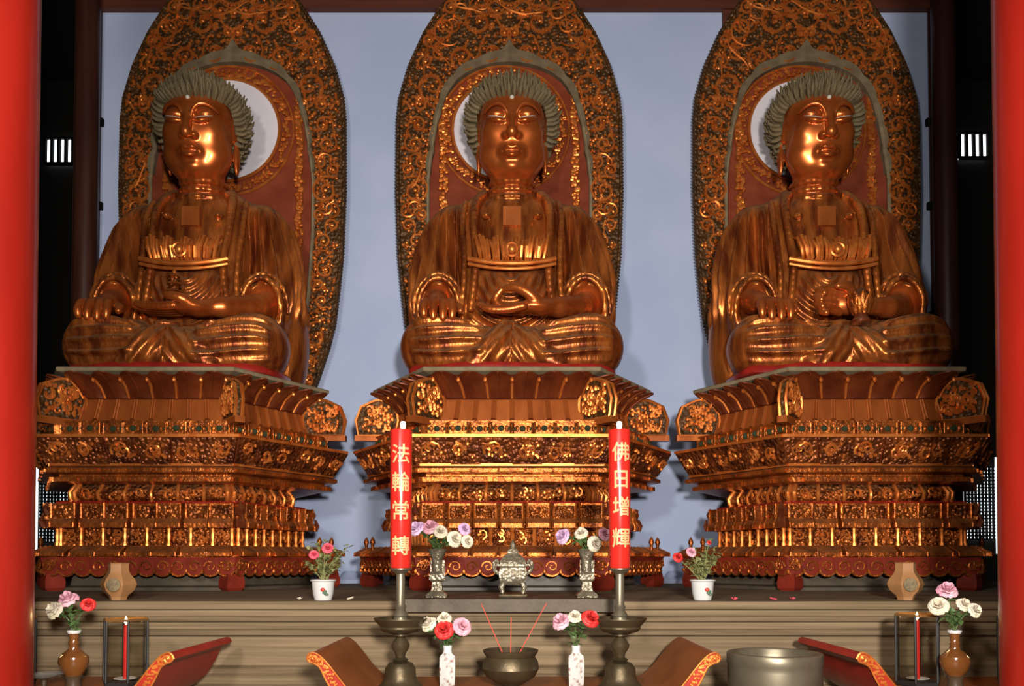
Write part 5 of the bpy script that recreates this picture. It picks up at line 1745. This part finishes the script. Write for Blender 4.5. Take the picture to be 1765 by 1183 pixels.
# things the buddhas hold
BZ = SLAB_Z + STAT_LIFT
t = thing('small_pagoda', 'small gilded pagoda standing on the palm of the left buddha', 'pagoda', (-3.71 + 0.06, 10.0 - 0.99, BZ + 0.79))
lathe_thing(t, 'base', [(0.085, 0.0), (0.085, 0.03), (0.06, 0.045)], 'gold_trim', 6, angle=20)
zz = 0.04
for k in range(3):
    q = 1 - 0.14 * k
    lathe_thing(t, 'storey', [(0.055 * q, zz), (0.055 * q, zz + 0.06)], 'carved_panel', 6, angle=20)
    lathe_thing(t, 'roof', [(0.055 * q, zz + 0.055), (0.095 * q, zz + 0.058), (0.092 * q, zz + 0.066), (0.05 * q, zz + 0.088)], 'gold_trim', 6, angle=20)
    zz += 0.083
lathe_thing(t, 'finial', [(0.025, zz), (0.018, zz + 0.02), (0.022, zz + 0.03), (0.004, zz + 0.075), (0, zz + 0.08)], 'carved_gold', 12)
t = thing('lotus_stand', 'small dark lotus stand in the lap of the right buddha', 'lotus stand', (STATUES[2][1] + 0.06, 10.0 - 1.17, BZ + 0.50))
lathe_thing(t, 'foot', [(0.10, 0.0), (0.10, 0.03), (0.07, 0.06), (0.065, 0.10)], 'brown_lacquer', 20)
lathe_thing(t, 'seed_head', [(0.065, 0.10), (0.10, 0.16), (0.105, 0.24), (0.075, 0.33), (0.03, 0.37), (0, 0.38)], 'brown_lacquer', 20)
for row, (z0, r0, hh) in enumerate(((0.09, 0.07, 0.15), (0.18, 0.108, 0.13))):
    for k in range(9):
        m = MB(); a = (k + 0.5 * row) * 2 * math.pi / 9
        def pt(u, v, a=a, z0=z0, r0=r0, hh=hh):
            w = (2 * u - 1) * 0.38 * math.sin(math.pi * (0.2 + 0.72 * v))
            r = r0 + 0.055 * v ** 0.7 * (1 - row * 0.6) + 0.012 * (1 - (2 * u - 1) ** 2)
            return (r * math.cos(a + w), r * math.sin(a + w), z0 + hh * v)
        m.grid(pt, 4, 4); m.build('petal', 'gold_trim', t)

# petals dropped on the stone platform
for i, (px, py, mt, lab) in enumerate(((1266, 1026, 'petal_rose', 'fallen pink petal on the platform nearest the right flower pot'), (1333, 1031, 'petal_rose', 'fallen pink petal on the platform under the red pedestal foot'),
                                       (1366, 1031, 'petal_rose', 'rightmost fallen pink petal on the platform'), (517, 1027, 'petal_white', 'fallen white petal on the platform left of the left flower pot'), (604, 1027, 'petal_white', 'fallen white petal on the platform right of the left flower pot'))):
    D = 6.50 + 0.02 * i
    m = MB()
    m.grid(lambda u, v: (0.026 * (2 * u - 1) * math.sin(math.pi * (0.1 + 0.8 * v)), 0.05 * (v - 0.5), 0.002 + 0.014 * (2 * u - 1) ** 2 + 0.012 * v * v), 5, 5)
    o = m.build('fallen_petal', mt, None, (xof(px, py, D), D, LEDGE_Z), rz=i * 1.3)
    tag(o, lab, 'petal', 'petals fallen on the stone platform')
